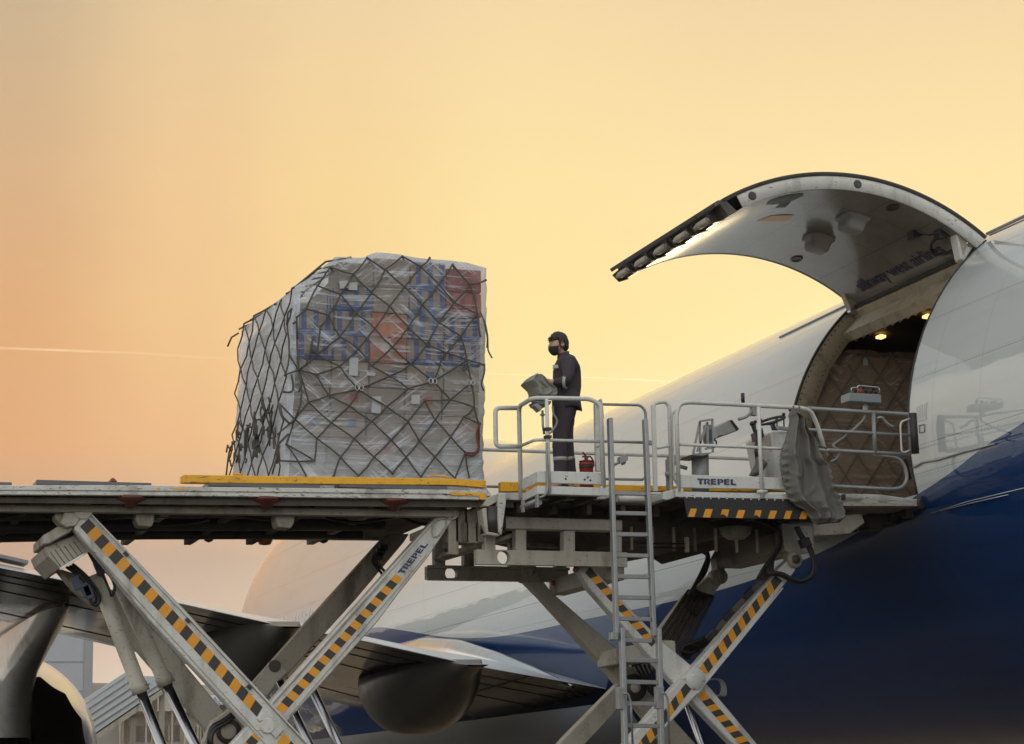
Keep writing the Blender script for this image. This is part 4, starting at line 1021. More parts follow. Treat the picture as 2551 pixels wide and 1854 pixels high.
part(b, 'toe_board_hole', 'black', 0)
pz(tC, [(1858, 364), (1902, 366), (1902, 412), (1858, 410)], YO-.02, .03, 'corner_bracket', 'white')
q = on(YO, tB, [(553, 304), (1072, 321), (1072, 379), (553, 371)]); b = MB(); b.prism(q, .03); toe2 = part(b, 'toe_board', 'white')
q = on(YO-.005, tB, [(560, 389), (1102, 403), (1102, 428), (560, 418)]); b = MB(); b.prism(q, .08); part(b, 'platform_channel', 'white')
b = MB(); b.box((q[0].x, YO+.08, q[3].z+.04), (q[1].x+.6, YN, q[3].z+.08)); part(b, 'platform_floor', 'under', 0)
pz(tB, [(534, 374), (572, 375), (572, 418), (534, 416)], YO-.02, .03, 'corner_bracket', 'white')
b = MB(); b.prism(on(YO+.05, tB, [(468, 392), (535, 378), (535, 418), (490, 432), (468, 428)]), .5); part(b, 'gangway_channel', 'white', .006)
fl = on(YO-.012, tB, [(572, 416), (1105, 430), (1140, 450), (1195, 520), (1195, 527), (590, 517)])
b = MB(); b.prism(fl, .012); flap = part(b, 'rubber_flap', 'rubber', 0)
sx = [(594, 625, 474, 516), (668, 704, 476, 519), (752, 786, 478, 520), (832, 866, 481, 522), (918, 948, 482, 523), (992, 1024, 484, 525), (1070, 1100, 485, 526), (1148, 1182, 488, 527)]
for k, (xa, xb, ya, yb) in enumerate(sx):
    sl = 14
    q = [(xa+sl, ya), (xb+sl, ya+1), (xb, yb), (xa, yb-1)]
    if k in (2, 4): q = [(xa+sl, ya), (xb+sl, ya+1), (xb+4, yb-4), (xb-12, yb-16), (xa+4, yb-14), (xa+2, yb-8)]
    pz(tB, q, YO-.016, .003, 'flap_stripe', 'hz_yellow', 0, flap)
b = MB()
for k in range(14): b.lathe(at(*tB(590+k*40, 421+k*1.0), y=YO-.02), [(.001, 0), (.012, .002), (.014, .01)], 10, 'Y')
part(b, 'flap_bolt_row', 'steel', 0, flap)

# TREPEL in heavy stencil capitals
GL = {'T': [[(0, 1), (.95, 1), (.95, .74), (.66, .74), (.66, 0), (.30, 0), (.30, .74), (0, .74)]],
      'R': [[(0, 1), (.30, 1), (.30, 0), (0, 0)], [(.36, 1), (.66, 1), (.84, .92), (.92, .72), (.84, .52), (.70, .45), (1.0, 0), (.62, 0), (.40, .40), (.60, .58), (.60, .74), (.36, .78)]],
      'E': [[(0, 1), (.86, 1), (.86, .76), (.36, .76), (.36, .62), (.80, .62), (.80, .40), (.36, .40), (.36, .24), (.86, .24), (.86, 0), (0, 0)]],
      'P': [[(0, 1), (.34, 1), (.34, 0), (0, 0)], [(.40, 1), (.70, 1), (.90, .90), (.96, .68), (.90, .46), (.70, .36), (.40, .36), (.40, .56), (.60, .58), (.60, .76), (.40, .78)]],
      'L': [[(0, 1), (.36, 1), (.36, .25), (.86, .25), (.86, 0), (0, 0)]]}
def stencil(s, fn, name, parent):
    b = MB(); x = 0; tot = len(s)*1.04-.06
    for ch in s:
        for poly in GL[ch]: b.prism([fn((x+u)/tot, v) for u, v in poly], .003)
        x += 1.04
    return part(b, name, 'navy', 0, parent)
C4 = on(YO-.005, tB, [(642, 353), (838, 358), (837, 329), (641, 324)])
stencil('TREPEL', lambda u, v: C4[0].lerp(C4[1], u).lerp(C4[3].lerp(C4[2], u), v), 'maker_lettering', toe2)
C4b = on(YA+.014, tC, [(874, 803), (1003, 650), (975, 640), (846, 792)])
stencil('TREPEL', lambda u, v: C4b[0].lerp(C4b[1], u).lerp(C4b[3].lerp(C4b[2], u), v), 'maker_lettering', a2)

# ---- handrails
def rail(tf, pts, y, r=.021, m='rail_white', fil=.12, name='handrail'):
    b = MB(); b.tube(on(y, tf, pts) if not isinstance(y, list) else [at(*tf(*p), y=yy) for p, yy in zip(pts, y)], r, 12, fil)
    return part(b, name, m, 0)
yl = YN-.02
rail(tM, [(365, 714), (178, 714), (182, 1030), (375, 1030)], yl, .026, fil=.06)
rail(tM, [(388, 1455), (372, 700), (480, 635), (600, 632), (960, 640), (1042, 690), (1068, 1370)], [yl, yl, YO+.02, YO, YO, YO, YO], .026, fil=.10)
rail(tM, [(598, 640), (622, 1410)], YO-.01, .022, fil=0)
rail(tM, [(380, 1028), (505, 975), (1045, 990)], [yl, YO+.01, YO+.01], .018, fil=.08)
b = MB(); b.bar(*on(YO+.3, tM, [(1005, 680), (1018, 1235)]), .05, .05); b.bar(*on(YO+.3, tM, [(1030, 650), (1042, 1235)]), .02, .04); part(b, 'gate_post', 'rail_white', .004)
rail(tM, [(1030, 655), (1045, 640), (1055, 690), (1060, 800)], YO+.1, .012, fil=.03)
rail(tM, [(1008, 1036), (1050, 1012)], YO+.1, .014, fil=0)
rail(tM, [(1060, 684), (1370, 690), (1412, 740), (1412, 1280), (1390, 1302), (1080, 1297)], YO+.25, .016, 'rail_grey', .10, 'gate_hoop')
rail(tM, [(1070, 988), (1425, 998)], YO+.25, .016, 'rail_grey', 0)
b = MB(); P = at(*tM(1448, 1000), y=YO+.2); b.obox(P, Vector((.03, 0, 0)), Vector((0, .03, 0)), Vector((0, 0, .025))); part(b, 'gate_latch', 'galv', .003)
rail(tC, [(1255, 180), (1450, 186), (1700, 196), (2268, 214), (2640, 229), (2900, 238)], YF-.1, .024, 'rail_white', 0)
rail(tC, [(1290, 364), (1364, 366)], YF-.1, .018, 'rail_grey', 0)
for x in (1630, 2195, 2870):
    rail(tC, [(x, 210), (x+6, 380)], YF-.1, .022, 'rail_grey', 0, 'rail_post')
# square post and hoop beside the ladder
b = MB(); b.bar(*on(YO+.05, tA, [(420, 1258), (432, 1690)]), .045, .045); part(b, 'gate_post', 'rail_white', .004)
rail(tA, [(420, 1266), (430, 1248), (480, 1241), (500, 1262), (512, 1690)], YO+.12, .022, fil=.06)
rail(tA, [(426, 1476), (502, 1462)], YO+.1, .016, fil=0)
# console platform rails
rail(tA, [(548, 1690), (536, 1300), (552, 1252), (600, 1244), (1150, 1272), (1205, 1285), (1240, 1360), (1284, 1512)], [YO]*4+[YO, YO+.05, YO+.1, YO+.15], .026, fil=.14)
rail(tA, [(552, 1660), (524, 1625), (512, 1400), (512, 1300), (535, 1278)], YO+.3, .02, fil=.08)
rail(tA, [(549, 1455), (800, 1465), (1065, 1476), (1290, 1484)], YO+.01, .018, fil=0)
rail(tA, [(944, 1270), (964, 1726)], YO-.012, .024, fil=0, name='rail_post')
rail(tA, [(940, 1690), (988, 1690)], YO-.02, .02, fil=0, name='post_foot')
# grey rails by the lip
yr = 22.75
rail(tA, [(1190, 1274), (1690, 1304), (1700, 1320), (1702, 1503)], yr, .022, 'rail_grey', .05)
rail(tA, [(1180, 1380), (1700, 1409)], yr, .019, 'rail_grey', 0)
rail(tA, [(1290, 1483), (1702, 1505)], yr, .022, 'rail_grey', 0)
rail(tA, [(1518, 1296), (1526, 1500)], yr, .024, 'rail_grey', 0, 'rail_post')
rail(tA, [(1522, 1503), (1640, 1520), (1675, 1560), (1688, 1630), (1660, 1672), (1610, 1678), (1300, 1662)], yr+.02, .022, 'rail_grey', .1)
rail(tA, [(1700, 1326), (1655, 1342), (1652, 1370), (1658, 1486), (1668, 1496), (1698, 1484)], yr-.03, .011, 'rail_white', .03, 'grab_loop')
b = MB(); b.tube(on(yr-.02, tA, [(1712, 1300), (1726, 1500)]), .05, 16); part(b, 'rubber_buffer', 'rubber', 0)
b = MB(); b.prism(on(23.3, tB, [(1664, 228), (1685, 222), (1712, 325), (1692, 336)]), .08); part(b, 'rubber_buffer', 'rubber', .01)
hoses([[(1308, 1540), (1330, 1530), (1352, 1500), (1345, 1480), (1310, 1460), (1340, 1440), (1420, 1380), (1470, 1330), (1480, 1300)]], yr+.05, .014, tf=tA, m='rail_grey')
b = MB(); b.tube(on(yr-.02, tA, [(1535, 1325), (1560, 1318), (1575, 1340), (1600, 1362), (1618, 1368)]), .02, 8, .03); part(b, 'gate_handle', 'galv', 0)
# remote control box on the rail
P = on(yr-.08, tA, [(1396, 1196), (1558, 1205), (1558, 1250), (1396, 1240)])
b = MB(); b.prism(P, .22); box_ = part(b, 'control_box', 'grey_box', .012)
b = MB(); b.bar(*on(yr+.03, tA, [(1476, 1240), (1478, 1300)]), .04, .06); part(b, 'box_stem', 'galv', .004, box_)
b = MB(); b.tube(on(yr-.06, tA, [(1408, 1200), (1408, 1172), (1440, 1172), (1440, 1200)]), .008, 6, .02); b.tube(on(yr-.07, tA, [(1437, 1180), (1440, 1161), (1546, 1171), (1548, 1206)]), .009, 6, .02); part(b, 'guard_hoop', 'steel', 0, box_)
b = MB()
for q in ((1428, 1186), (1478, 1188), (1502, 1190), (1527, 1192)):
    P = at(*tA(*q), y=yr-.02); b.cyl(P-Vector((0, 0, .04)), P, .014, 8); b.ball(P, .024, seg=10, rings=6)
part(b, 'control_knob', 'black', 0, box_)
P = at(*tA(1450, 1186), y=yr-.03); b = MB(); b.cyl(P-Vector((0, 0, .05)), P+Vector((0, 0, .02)), .028, 12); part(b, 'stop_button', 'red', 0, box_)

# ---- ladder
YL = 21.98
lad = MB()
b = MB(); b.bar(at(*tA(204, 1325), y=YL), at(*tB(238, 1110), y=YL-.1), .045, .085); upper_ladder = part(b, 'ladder', 'galv', .006)
b = MB(); b.bar(at(*tA(379, 1330), y=YL), at(*tB(424, 1122), y=YL-.1), .045, .085); part(b, 'ladder_stile', 'galv', .006, upper_ladder)
for xa, xb, y in ((220, 400, 397), (228, 392, 497), (230, 394, 602), (234, 396, 707), (238, 400, 812), (242, 402, 916), (246, 406, 1023), (270, 412, 1130)):
    b = MB(); yy = YL-.1*(y-300)/800; b.bar(at(*tB(xa, y), y=yy), at(*tB(xb, y+3), y=yy), .045, .04); part(b, 'ladder_rung', 'galv', .004, upper_ladder)
b = MB(); b.bar(at(*tB(264, 1070), y=YL-.16), at(*tB(281, 1690), y=YL-.3), .05, .09); lower_ladder = part(b, 'ladder', 'galv', .006)
b = MB(); b.bar(at(*tB(446, 1075), y=YL-.16), at(*tB(462, 1690), y=YL-.3), .05, .09); part(b, 'ladder_stile', 'galv', .006, lower_ladder)
for xa, xb, y in ((275, 448, 1230), (278, 450, 1338), (282, 452, 1446), (286, 456, 1555), (288, 458, 1662)):
    b = MB(); yy = YL-.16-.14*(y-1070)/620; b.bar(at(*tB(xa, y), y=yy), at(*tB(xb, y+3), y=yy), .045, .04); part(b, 'ladder_rung', 'galv', .004, lower_ladder)
for q in ([(214, 1088), (250, 1090), (248, 1130), (214, 1128)], [(424, 1074), (460, 1074), (458, 1110), (424, 1110)]): pz(tB, q, YL-.17, .1, 'ladder_bracket', 'galv', .006, upper_ladder)
for q in ([(248, 1362), (285, 1364), (284, 1476), (250, 1474)], [(440, 1360), (476, 1362), (474, 1474), (442, 1472)]): pz(tB, q, YL-.30, .1, 'ladder_slider', 'rail_grey', .006, lower_ladder)
for pts in ([(272, 1396), (295, 1396), (310, 1440), (320, 1700)], [(464, 1392), (482, 1396), (494, 1430), (502, 1700)]):
    b = MB(); b.tube(on(YL-.36, tB, pts), .012, 8, .08); part(b, 'grab_handle', 'galv', 0, lower_ladder)
b = MB(); b.cyl(*on(YO+.1, tC, [(1940, 425), (2076, 429)]), .035, 14); part(b, 'step_light', mat('tube_light', (.62, .60, .54), .3), 0)
b = MB(); b.bar(*on(YO+.13, tC, [(1930, 434), (2085, 438)]), .05, .03); part(b, 'light_bracket', 'cream', .003)
for q in ((1935, 425), (2080, 429)):
    P = at(*tC(*q), y=YO+.1); b = MB(); b.obox(P, Vector((.012, 0, 0)), Vector((0, .045, 0)), Vector((0, 0, .045))); part(b, 'light_cap', 'cream', .004)
for pts, y in (([(222, 1558), (250, 1545), (268, 1520), (280, 1525), (278, 1548), (262, 1552)], YO+.4),):
    b = MB(); b.tube(on(y, tA, pts), .016, 8, .02); b.obox(at(*tA(268, 1528), y=y), Vector((.05, 0, .02)), Vector((0, .04, 0)), Vector((0, 0, .04))); part(b, 'lever_handle', 'galv', 0)
# ducts and pipes at the man platform
hoses([[(600, 1000), (600, 1180), (610, 1330), (605, 1400), (575, 1440), (540, 1450)]], YO-.03, .014, tf=tM, m='rail_grey')
b = MB()
for q in ((395, 1530, 520, 1475), (430, 1530, 545, 1490)):
    b.cyl(at(*tM(q[0], q[1]), y=YO+.3), at(*tM(q[2], q[3]), y=YO+.02), .028, 12)
b.obox(at(*tM(520, 1478), y=YO), Vector((.012, 0, 0)), Vector((0, .03, 0)), Vector((0, 0, .07))); b.obox(at(*tM(405, 1525), y=YO+.25), Vector((.012, 0, 0)), Vector((0, .03, 0)), Vector((0, 0, .06)))
part(b, 'pipe_rack', 'rail_grey', 0)
b = MB()
for v in (888, 952): b.obox(at(*tM(608, v), y=YO-.02), Vector((.036, 0, 0)), Vector((0, .04, 0)), Vector((0, 0, .016)))
part(b, 'pipe_clamp', 'black', .003)
# man's pedestal and screen
YC = YO+.16
rail(tM, [(565, 735), (568, 860), (580, 930)], YC-.1, .014, 'galv', 0, 'console_stem')
rail(tM, [(648, 700), (655, 770), (685, 810), (680, 850), (640, 910), (620, 925)], YC, .012, 'rail_grey', .08, 'console_cable')
b = MB(); b.lathe(at(*tM(565, 765), y=YC-.1), [(.001, .02), (.012, .01), (.032, -.005), (.032, -.012), (.001, -.012)], 16); part(b, 'stem_collar', 'galv', 0)
b = MB(); b.prism(on(YC-.15, tM, [(495, 690), (515, 672), (570, 705), (545, 742)]), .12); part(b, 'console_lamp', 'rail_grey', .006)
b = MB(); b.prism(on(YC, tM, [(505, 655), (645, 655), (625, 690), (530, 690)]), .25); part(b, 'console_tray', 'rail_grey', .01)
b = MB(); b.tube(on(YC+.05, tM, [(505, 440), (525, 428), (608, 515), (672, 570), (655, 595)]), .006, 6, .03); part(b, 'console_hoop', 'steel', 0)
b = MB(); b.prism(on(YC+.02, tM, [(560, 490), (650, 575), (640, 640), (540, 650), (500, 600)]), .26); part(b, 'console_body', 'grey_box', .02)
# second console: wheel, levers, box seat
YS = YO+.45
b = MB(); b.prism(on(YS, tA, [(958, 1412), (1010, 1384), (1120, 1384), (1110, 1648), (1000, 1648), (985, 1560), (960, 1430)]), .45); cons = part(b, 'steering_console', 'white', .02)
pz(tA, [(962, 1420), (1002, 1400), (1012, 1480), (1005, 1490), (975, 1440)], YS-.006, .005, 'console_recess', 'cream_dirty', 0, cons)
P = at(*tA(1010, 1336), y=YS+.2); ax = (at(*tA(1068, 1317), y=YS+.2)-at(*tA(955, 1358), y=YS+.2))
u = ax.normalized(); v_ = Vector((0.15, 1, .25)); v_ = (v_-u*v_.dot(u)).normalized(); rad = ax.length/2
b = MB(); b.tube([P+u*rad*math.cos(2*math.pi*k/28)+v_*rad*math.sin(2*math.pi*k/28) for k in range(28)], .016, 8, closed=True)
n_ = u.cross(v_).normalized(); n_ = n_ if n_.z > 0 else -n_
for k in range(3):
    a = 2*math.pi*k/3+.5; b.tube([P-n_*.05, P+(u*math.cos(a)+v_*math.sin(a))*rad], .010, 6)
b.cyl(P-n_*.3, P-n_*.04, .03, 10); b.ball(P+u*(-.15)+n_*.05, .03)
part(b, 'steering_wheel', 'black', 0)
b = MB()
for q, h in (((930, 1380), .09), ((1038, 1375), .1), ((1072, 1355), .12), ((1105, 1340), .14), ((935, 1410), .05)):
    P = at(*tA(*q), y=YS+.1); b.cyl(P-Vector((0, 0, .06)), P+Vector((0, 0, h)), .009, 8); b.ball(P+Vector((0, 0, h)), .022, seg=10, rings=6)
part(b, 'control_lever', 'black', 0)
b = MB(); b.tube(on(YS, tA, [(914, 1352), (925, 1385), (945, 1430), (930, 1470), (940, 1540)]), .022, 8, .05); b.ball(at(*tA(914, 1352), y=YS), .032)
b.obox(at(*tA(940, 1410), y=YS), Vector((.05, 0, .03)), Vector((0, .06, 0)), Vector((-.01, 0, .05))); part(b, 'joystick', 'black', 0)
b = MB(); b.bar(*on(YS-.05, tA, [(1040, 1372), (1120, 1382)]), .04, .04); part(b, 'console_arm', 'rail_grey', .004)
b = MB(); b.cyl(*on(YO+.0, tA, [(866, 1200), (868, 1246)]), .022, 12); part(b, 'hand_grip', 'black', 0)
b = MB(); b.tube(on(YO+.02, tA, [(845, 1330), (885, 1318), (912, 1290), (925, 1278)]), .018, 8, .03); b.obox(at(*tA(920, 1290), y=YO+.03), Vector((.03, 0, 0)), Vector((0, .04, 0)), Vector((0, 0, .05))); part(b, 'lever_handle', 'rail_grey', 0)
# floodlight on a post
YP = YO+.5
b = MB(); b.cyl(*on(YP, tA, [(654, 1505), (656, 1720)]), .10, 24); post = part(b, 'lamp_post', 'rail_grey', 0)
b = MB(); b.prism(on(YP-.2, tA, [(600, 1508), (640, 1500), (722, 1492), (700, 1502), (670, 1512)]), .4); part(b, 'post_plate', 'rail_grey', .004)
b = MB()
for q in (((652, 1340), (715, 1330)), ((652, 1340), (655, 1500)), ((690, 1345), (692, 1470)), ((715, 1330), (718, 1495)), ((652, 1345), (620, 1500)), ((690, 1345), (640, 1490)), ((680, 1478), (720, 1470))):
    b.bar(*on(YP-.12, tA, q), .02, .03); b.bar(*on(YP+.06, tA, q), .02, .03)
b.obox(at(*tA(690, 1410), y=YP), Vector((.03, 0, 0)), Vector((0, .05, 0)), Vector((0, 0, .12)))
part(b, 'lamp_bracket', 'galv', 0)
b = MB(); b.prism(on(YP-.14, tA, [(722, 1372), (775, 1345), (800, 1332), (845, 1385), (768, 1412), (748, 1412), (735, 1430), (722, 1425)]), .32); fl_ = part(b, 'floodlight', 'galv', .008)
pz(tA, [(803, 1334), (815, 1332), (850, 1378), (838, 1388)], YP-.15, .34, 'lamp_glass', 'black', .004, fl_)
b = MB(); b.tube(on(YP, tA, [(722, 1430), (735, 1440), (735, 1465), (722, 1470)]), .01, 6); part(b, 'lamp_cable', 'black', 0)
# small things at the gangway
b = MB(); b.bar(*on(YO+.5, tA, [(490, 1530), (495, 1680)]), .04, .03); b.cyl(*on(YO+.45, tA, [(482, 1603), (530, 1606)]), .03, 10); part(b, 'gate_post', 'rail_grey', .003)
b = MB(); b.tube(on(YO+.5, tA, [(522, 1520), (540, 1560), (588, 1574)]), .022, 8, .05); part(b, 'lever_handle', 'rail_grey', 0)
# ================================================================ wrapped cargo pallet on the loader
def carton_mat(name, col, stripe=None, horiz=None, square=None):
    m = bpy.data.materials.new(name); m.use_nodes = True
    t = NT(m.node_tree); p = t.n['Principled BSDF']; p.inputs['Roughness'].default_value = .75
    co = t.node('ShaderNodeTexCoord').outputs['Object']; x, y, z = t.sep(co)
    rnd = t.node('ShaderNodeObjectInfo').outputs['Random']
    c = t.mix(rnd, tuple(v*.9 for v in col)+(1,), tuple(min(1, v*1.4) for v in col)+(1,))
    xy = t.m('ADD', x, y)
    if stripe:
        ph = t.m('MULTIPLY', rnd, 1.0)
        s = t.m('LESS_THAN', t.m('FRACT', t.m('ADD', t.m('MULTIPLY', xy, 7.2), ph)), .42)
        s = t.m('MAXIMUM', s, t.m('MULTIPLY', t.m('LESS_THAN', z, .06), t.m('GREATER_THAN', rnd, .45)))
        c = t.mix(t.m('MULTIPLY', s, .92), c, (*stripe, 1))
    if square:
        s = t.m('MULTIPLY', t.m('LESS_THAN', t.m('ABSOLUTE', t.m('SUBTRACT', t.m('FRACT', t.m('MULTIPLY', xy, 3.1)), .5)), .16), t.m('LESS_THAN', t.m('ABSOLUTE', t.m('SUBTRACT', z, .16)), .05))
        c = t.mix(t.m('MULTIPLY', s, .85), c, (*square, 1))
    n = t.noise(t.mapv(co, (1, 1, 4)), 5, 4); c = t.mix(t.m('MULTIPLY', n, .25), c, (.06, .05, .04, 1))
    t.put(p.inputs['Base Color'], c); return m
CM = {'plain': carton_mat('carton_plain', (.27, .215, .16)), 'blue': carton_mat('carton_blue_stripe', (.30, .22, .15), (.03, .085, .30)),
      'dblue': carton_mat('carton_dark_blue', (.26, .19, .13), (.02, .05, .22)), 'orange': carton_mat('carton_orange', (.40, .16, .07), (.50, .15, .06)),
      'red': carton_mat('carton_red', (.30, .10, .08), (.33, .05, .045)), 'sq': carton_mat('carton_blue_square', (.32, .24, .17), None, None, (.05, .09, .26)),
      'pale': carton_mat('carton_pale', (.40, .37, .33)), 'redsq': carton_mat('carton_red_square', (.32, .23, .16), None, None, (.45, .07, .04))}
def wrap_mat(name, base=.12, gain=.75, tint=(.72, .73, .74), low=None, flank=None):
    m = bpy.data.materials.new(name); m.use_nodes = True
    t = NT(m.node_tree); p = t.n['Principled BSDF']; o = t.n['Material Output']
    co = t.node('ShaderNodeNewGeometry').outputs['Position']; x, y, z = t.sep(co)
    w1 = t.noise(co, 1.3, 3, .5)
    v = t.vm('ADD', co, t.vm('SCALE', t.comb(0, 0, t.m('MULTIPLY', t.m('SUBTRACT', w1, .5), .10)), None))
    v.node.inputs[1].links[0].from_node.inputs['Scale'].default_value = 1
    h = t.noise(t.mapv(v, (.30, .35, 11)), 2.4, 5, .68)                     # horizontal tension streaks
    dg = t.noise(t.mapv(v, (3.2, 3.2, 3.2), rot=(0, R(38), 0)), 1, 2)
    d2 = t.noise(t.mapv(t.mapv(co, rot=(0, R(36), 0)), (.8, 1, 15)), 1.5, 4, .65)
    d3 = t.noise(t.mapv(t.mapv(co, rot=(0, R(-40), 0)), (.7, 1, 14)), 1.4, 4, .65)
    d2 = t.m('MAXIMUM', t.m('MULTIPLY', d2, t.m('ADD', .72, t.m('MULTIPLY', w1, .55))), t.m('MULTIPLY', d3, t.m('SUBTRACT', 1.28, t.m('MULTIPLY', w1, .55))))
    st = t.m('ADD', t.m('MULTIPLY', t.m('MULTIPLY', t.ss(h, .50, .62), t.m('ADD', .15, t.ss(t.noise(co, 2.6, 3), .35, .65))), .62), t.m('MULTIPLY', t.m('MULTIPLY', t.ss(d2, .52, .66), t.ss(t.noise(co, 1.9, 2), .40, .62)), .75))
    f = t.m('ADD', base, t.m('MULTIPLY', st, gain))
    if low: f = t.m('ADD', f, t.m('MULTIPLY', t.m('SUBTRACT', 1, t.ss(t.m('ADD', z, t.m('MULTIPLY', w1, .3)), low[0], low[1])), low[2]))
    if flank: f = t.m('ADD', f, t.m('MULTIPLY', t.m('LESS_THAN', x, t.m('ADD', flank, t.m('MULTIPLY', t.m('SUBTRACT', z, 4.95), .0636))), .62))      # bright sky reflection put into the film's whiteness on this flank
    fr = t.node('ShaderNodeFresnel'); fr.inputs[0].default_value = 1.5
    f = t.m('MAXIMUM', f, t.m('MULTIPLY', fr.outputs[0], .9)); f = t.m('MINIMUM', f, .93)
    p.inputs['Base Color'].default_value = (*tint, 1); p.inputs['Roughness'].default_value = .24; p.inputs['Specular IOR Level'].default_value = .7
    bh = t.m('ADD', t.m('MULTIPLY', h, .8), t.m('MULTIPLY', d2, .5))
    p_n = t.bump(bh, .8, .03); t.put(p.inputs['Normal'], p_n)
    tl = t.node('ShaderNodeBsdfTranslucent'); tl.inputs[0].default_value = (*tint, 1)
    pm = t.node('ShaderNodeMixShader'); pm.inputs[0].default_value = .35; t.l.new(p.outputs[0], pm.inputs[1]); t.l.new(tl.outputs[0], pm.inputs[2])
    tr = t.node('ShaderNodeBsdfTransparent'); tr.inputs[0].default_value = (.96, .96, .96, 1)
    mx = t.node('ShaderNodeMixShader'); t.put(mx.inputs[0], f); t.l.new(tr.outputs[0], mx.inputs[1]); t.l.new(pm.outputs[0], mx.inputs[2])
    t.l.new(mx.outputs[0], o.inputs[0]); return m
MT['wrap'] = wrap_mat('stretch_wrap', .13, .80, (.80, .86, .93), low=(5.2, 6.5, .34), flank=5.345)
MT['net'] = mat('webbing_net', (.075, .07, .055), .8, var=.25)
MT['label'] = mat('paper_label', (.40, .41, .42), .6)
MT['strap'] = mat('dark_red_strap', (.17, .025, .018), .6)
PY0, PY1, PZ0 = 23.15, 26.1, deckz+.02
XL0, XL1, XR0, XR1 = 5.29, 5.43, 7.60, 7.70
tops = [(at(*q, y=PY0).x, at(*q, y=PY0).z) for q in ((733, 718), (835, 641), (905, 643), (938, 629), (1062, 641), (1162, 652), (1213, 668))]
def top_at(x):
    if x <= tops[0][0]: return tops[0][1]
    for (xa, za), (xb, zb) in zip(tops, tops[1:]):
        if xa <= x <= xb: return za+(zb-za)*(x-xa)/(xb-xa)
    return tops[-1][1]
cargo = thing('cargo_pallet', 'tall stack of striped cartons in clear stretch wrap and dark net on the loader deck', 'cargo', ((XL0+XR0)/2, 24.7, PZ0))
b = MB(); b.box((XL0-.06, PY0-.06, PZ0-.035), (XR0+.08, PY1+.05, PZ0+.01)); b.out('pallet_base', MT['steel'], cargo, .004)
# cartons: the layers that show
rows_z = [PZ0+.02+k*.292 for k in range(10)]
plan = ['pale pale pale pale pale'.split(), 'pale plain redsq plain pale'.split(), 'sq sq plain sq redsq'.split(), 'plain redsq plain redsq plain'.split(), 'plain sq sq sq plain'.split(),
        'dblue dblue orange dblue dblue'.split(), 'blue dblue orange blue dblue'.split(), 'blue blue plain blue red'.split(), 'plain plain plain blue red'.split(), 'plain plain plain blue red'.split()]
def carton(x0, x1, y0, y1, z0, z1, kind):
    j = lambda: random.uniform(-.008, .008)
    b = MB(); cx, cy = (x0+x1)/2, (y0+y1)/2
    b.box((x0-cx+.006, y0-cy+.006, 0), (x1-cx-.006, y1-cy-.006, z1-z0-.008))
    o = b.out('carton', CM[kind], None, .012); o.location = (cx+j(), cy+j(), z0); adopt(o, cargo); o.rotation_euler.z = random.uniform(-.012, .012); return o
def xl_(z): return XL0+(XL1-XL0)*(z-PZ0)/2.2+.045
def xr_(z): return XR0+(XR1-XR0)*(z-PZ0)/2.5-.04
for r, z in enumerate(rows_z):
    z1 = z+.292; xa, xb = xl_(z), xr_(z); n = 5
    for k in range(n):
        x0_, x1_ = xa+(xb-xa)*k/n, xa+(xb-xa)*(k+1)/n
        zt = min(z1, min(top_at(x0_+.03), top_at(x1_-.03))-.03) if k else min(z1, tops[0][1]-.03)
        if min(top_at(x0_+.03), top_at(x1_-.03))-z1 < .22: zt = min(top_at(x0_+.03), top_at(x1_-.03))-.03 if k else tops[0][1]-.03
        if zt-z < .22: continue
        carton(x0_, x1_, PY0+.05, PY0+.50, z, zt, plan[r][k])
for r, z in enumerate(rows_z[:8]):
    z1 = min(z+.292, tops[0][1]-.03)
    if z1-z < .1: continue
    for k in range(5):
        y0_, y1_ = PY0+.51+(PY1-PY0-.56)*k/5, PY0+.51+(PY1-PY0-.56)*(k+1)/5
        carton(xl_(z), xl_(z)+.46, y0_, y1_, z, z1, random.choice(['pale', 'plain', 'sq', 'pale']))
b = MB(); b.prism([(xl_(PZ0)+.47, PY0+.52, PZ0+.02), (xr_(PZ0), PY0+.52, PZ0+.02), (xr_(7.5), PY0+.52, 7.5), (tops[1][0]+.1, PY0+.52, 7.5), (xl_(7.2)+.47, PY0+.52, tops[0][1]-.05)], PY1-PY0-.58)
b.out('carton_core', CM['plain'], cargo, .01)
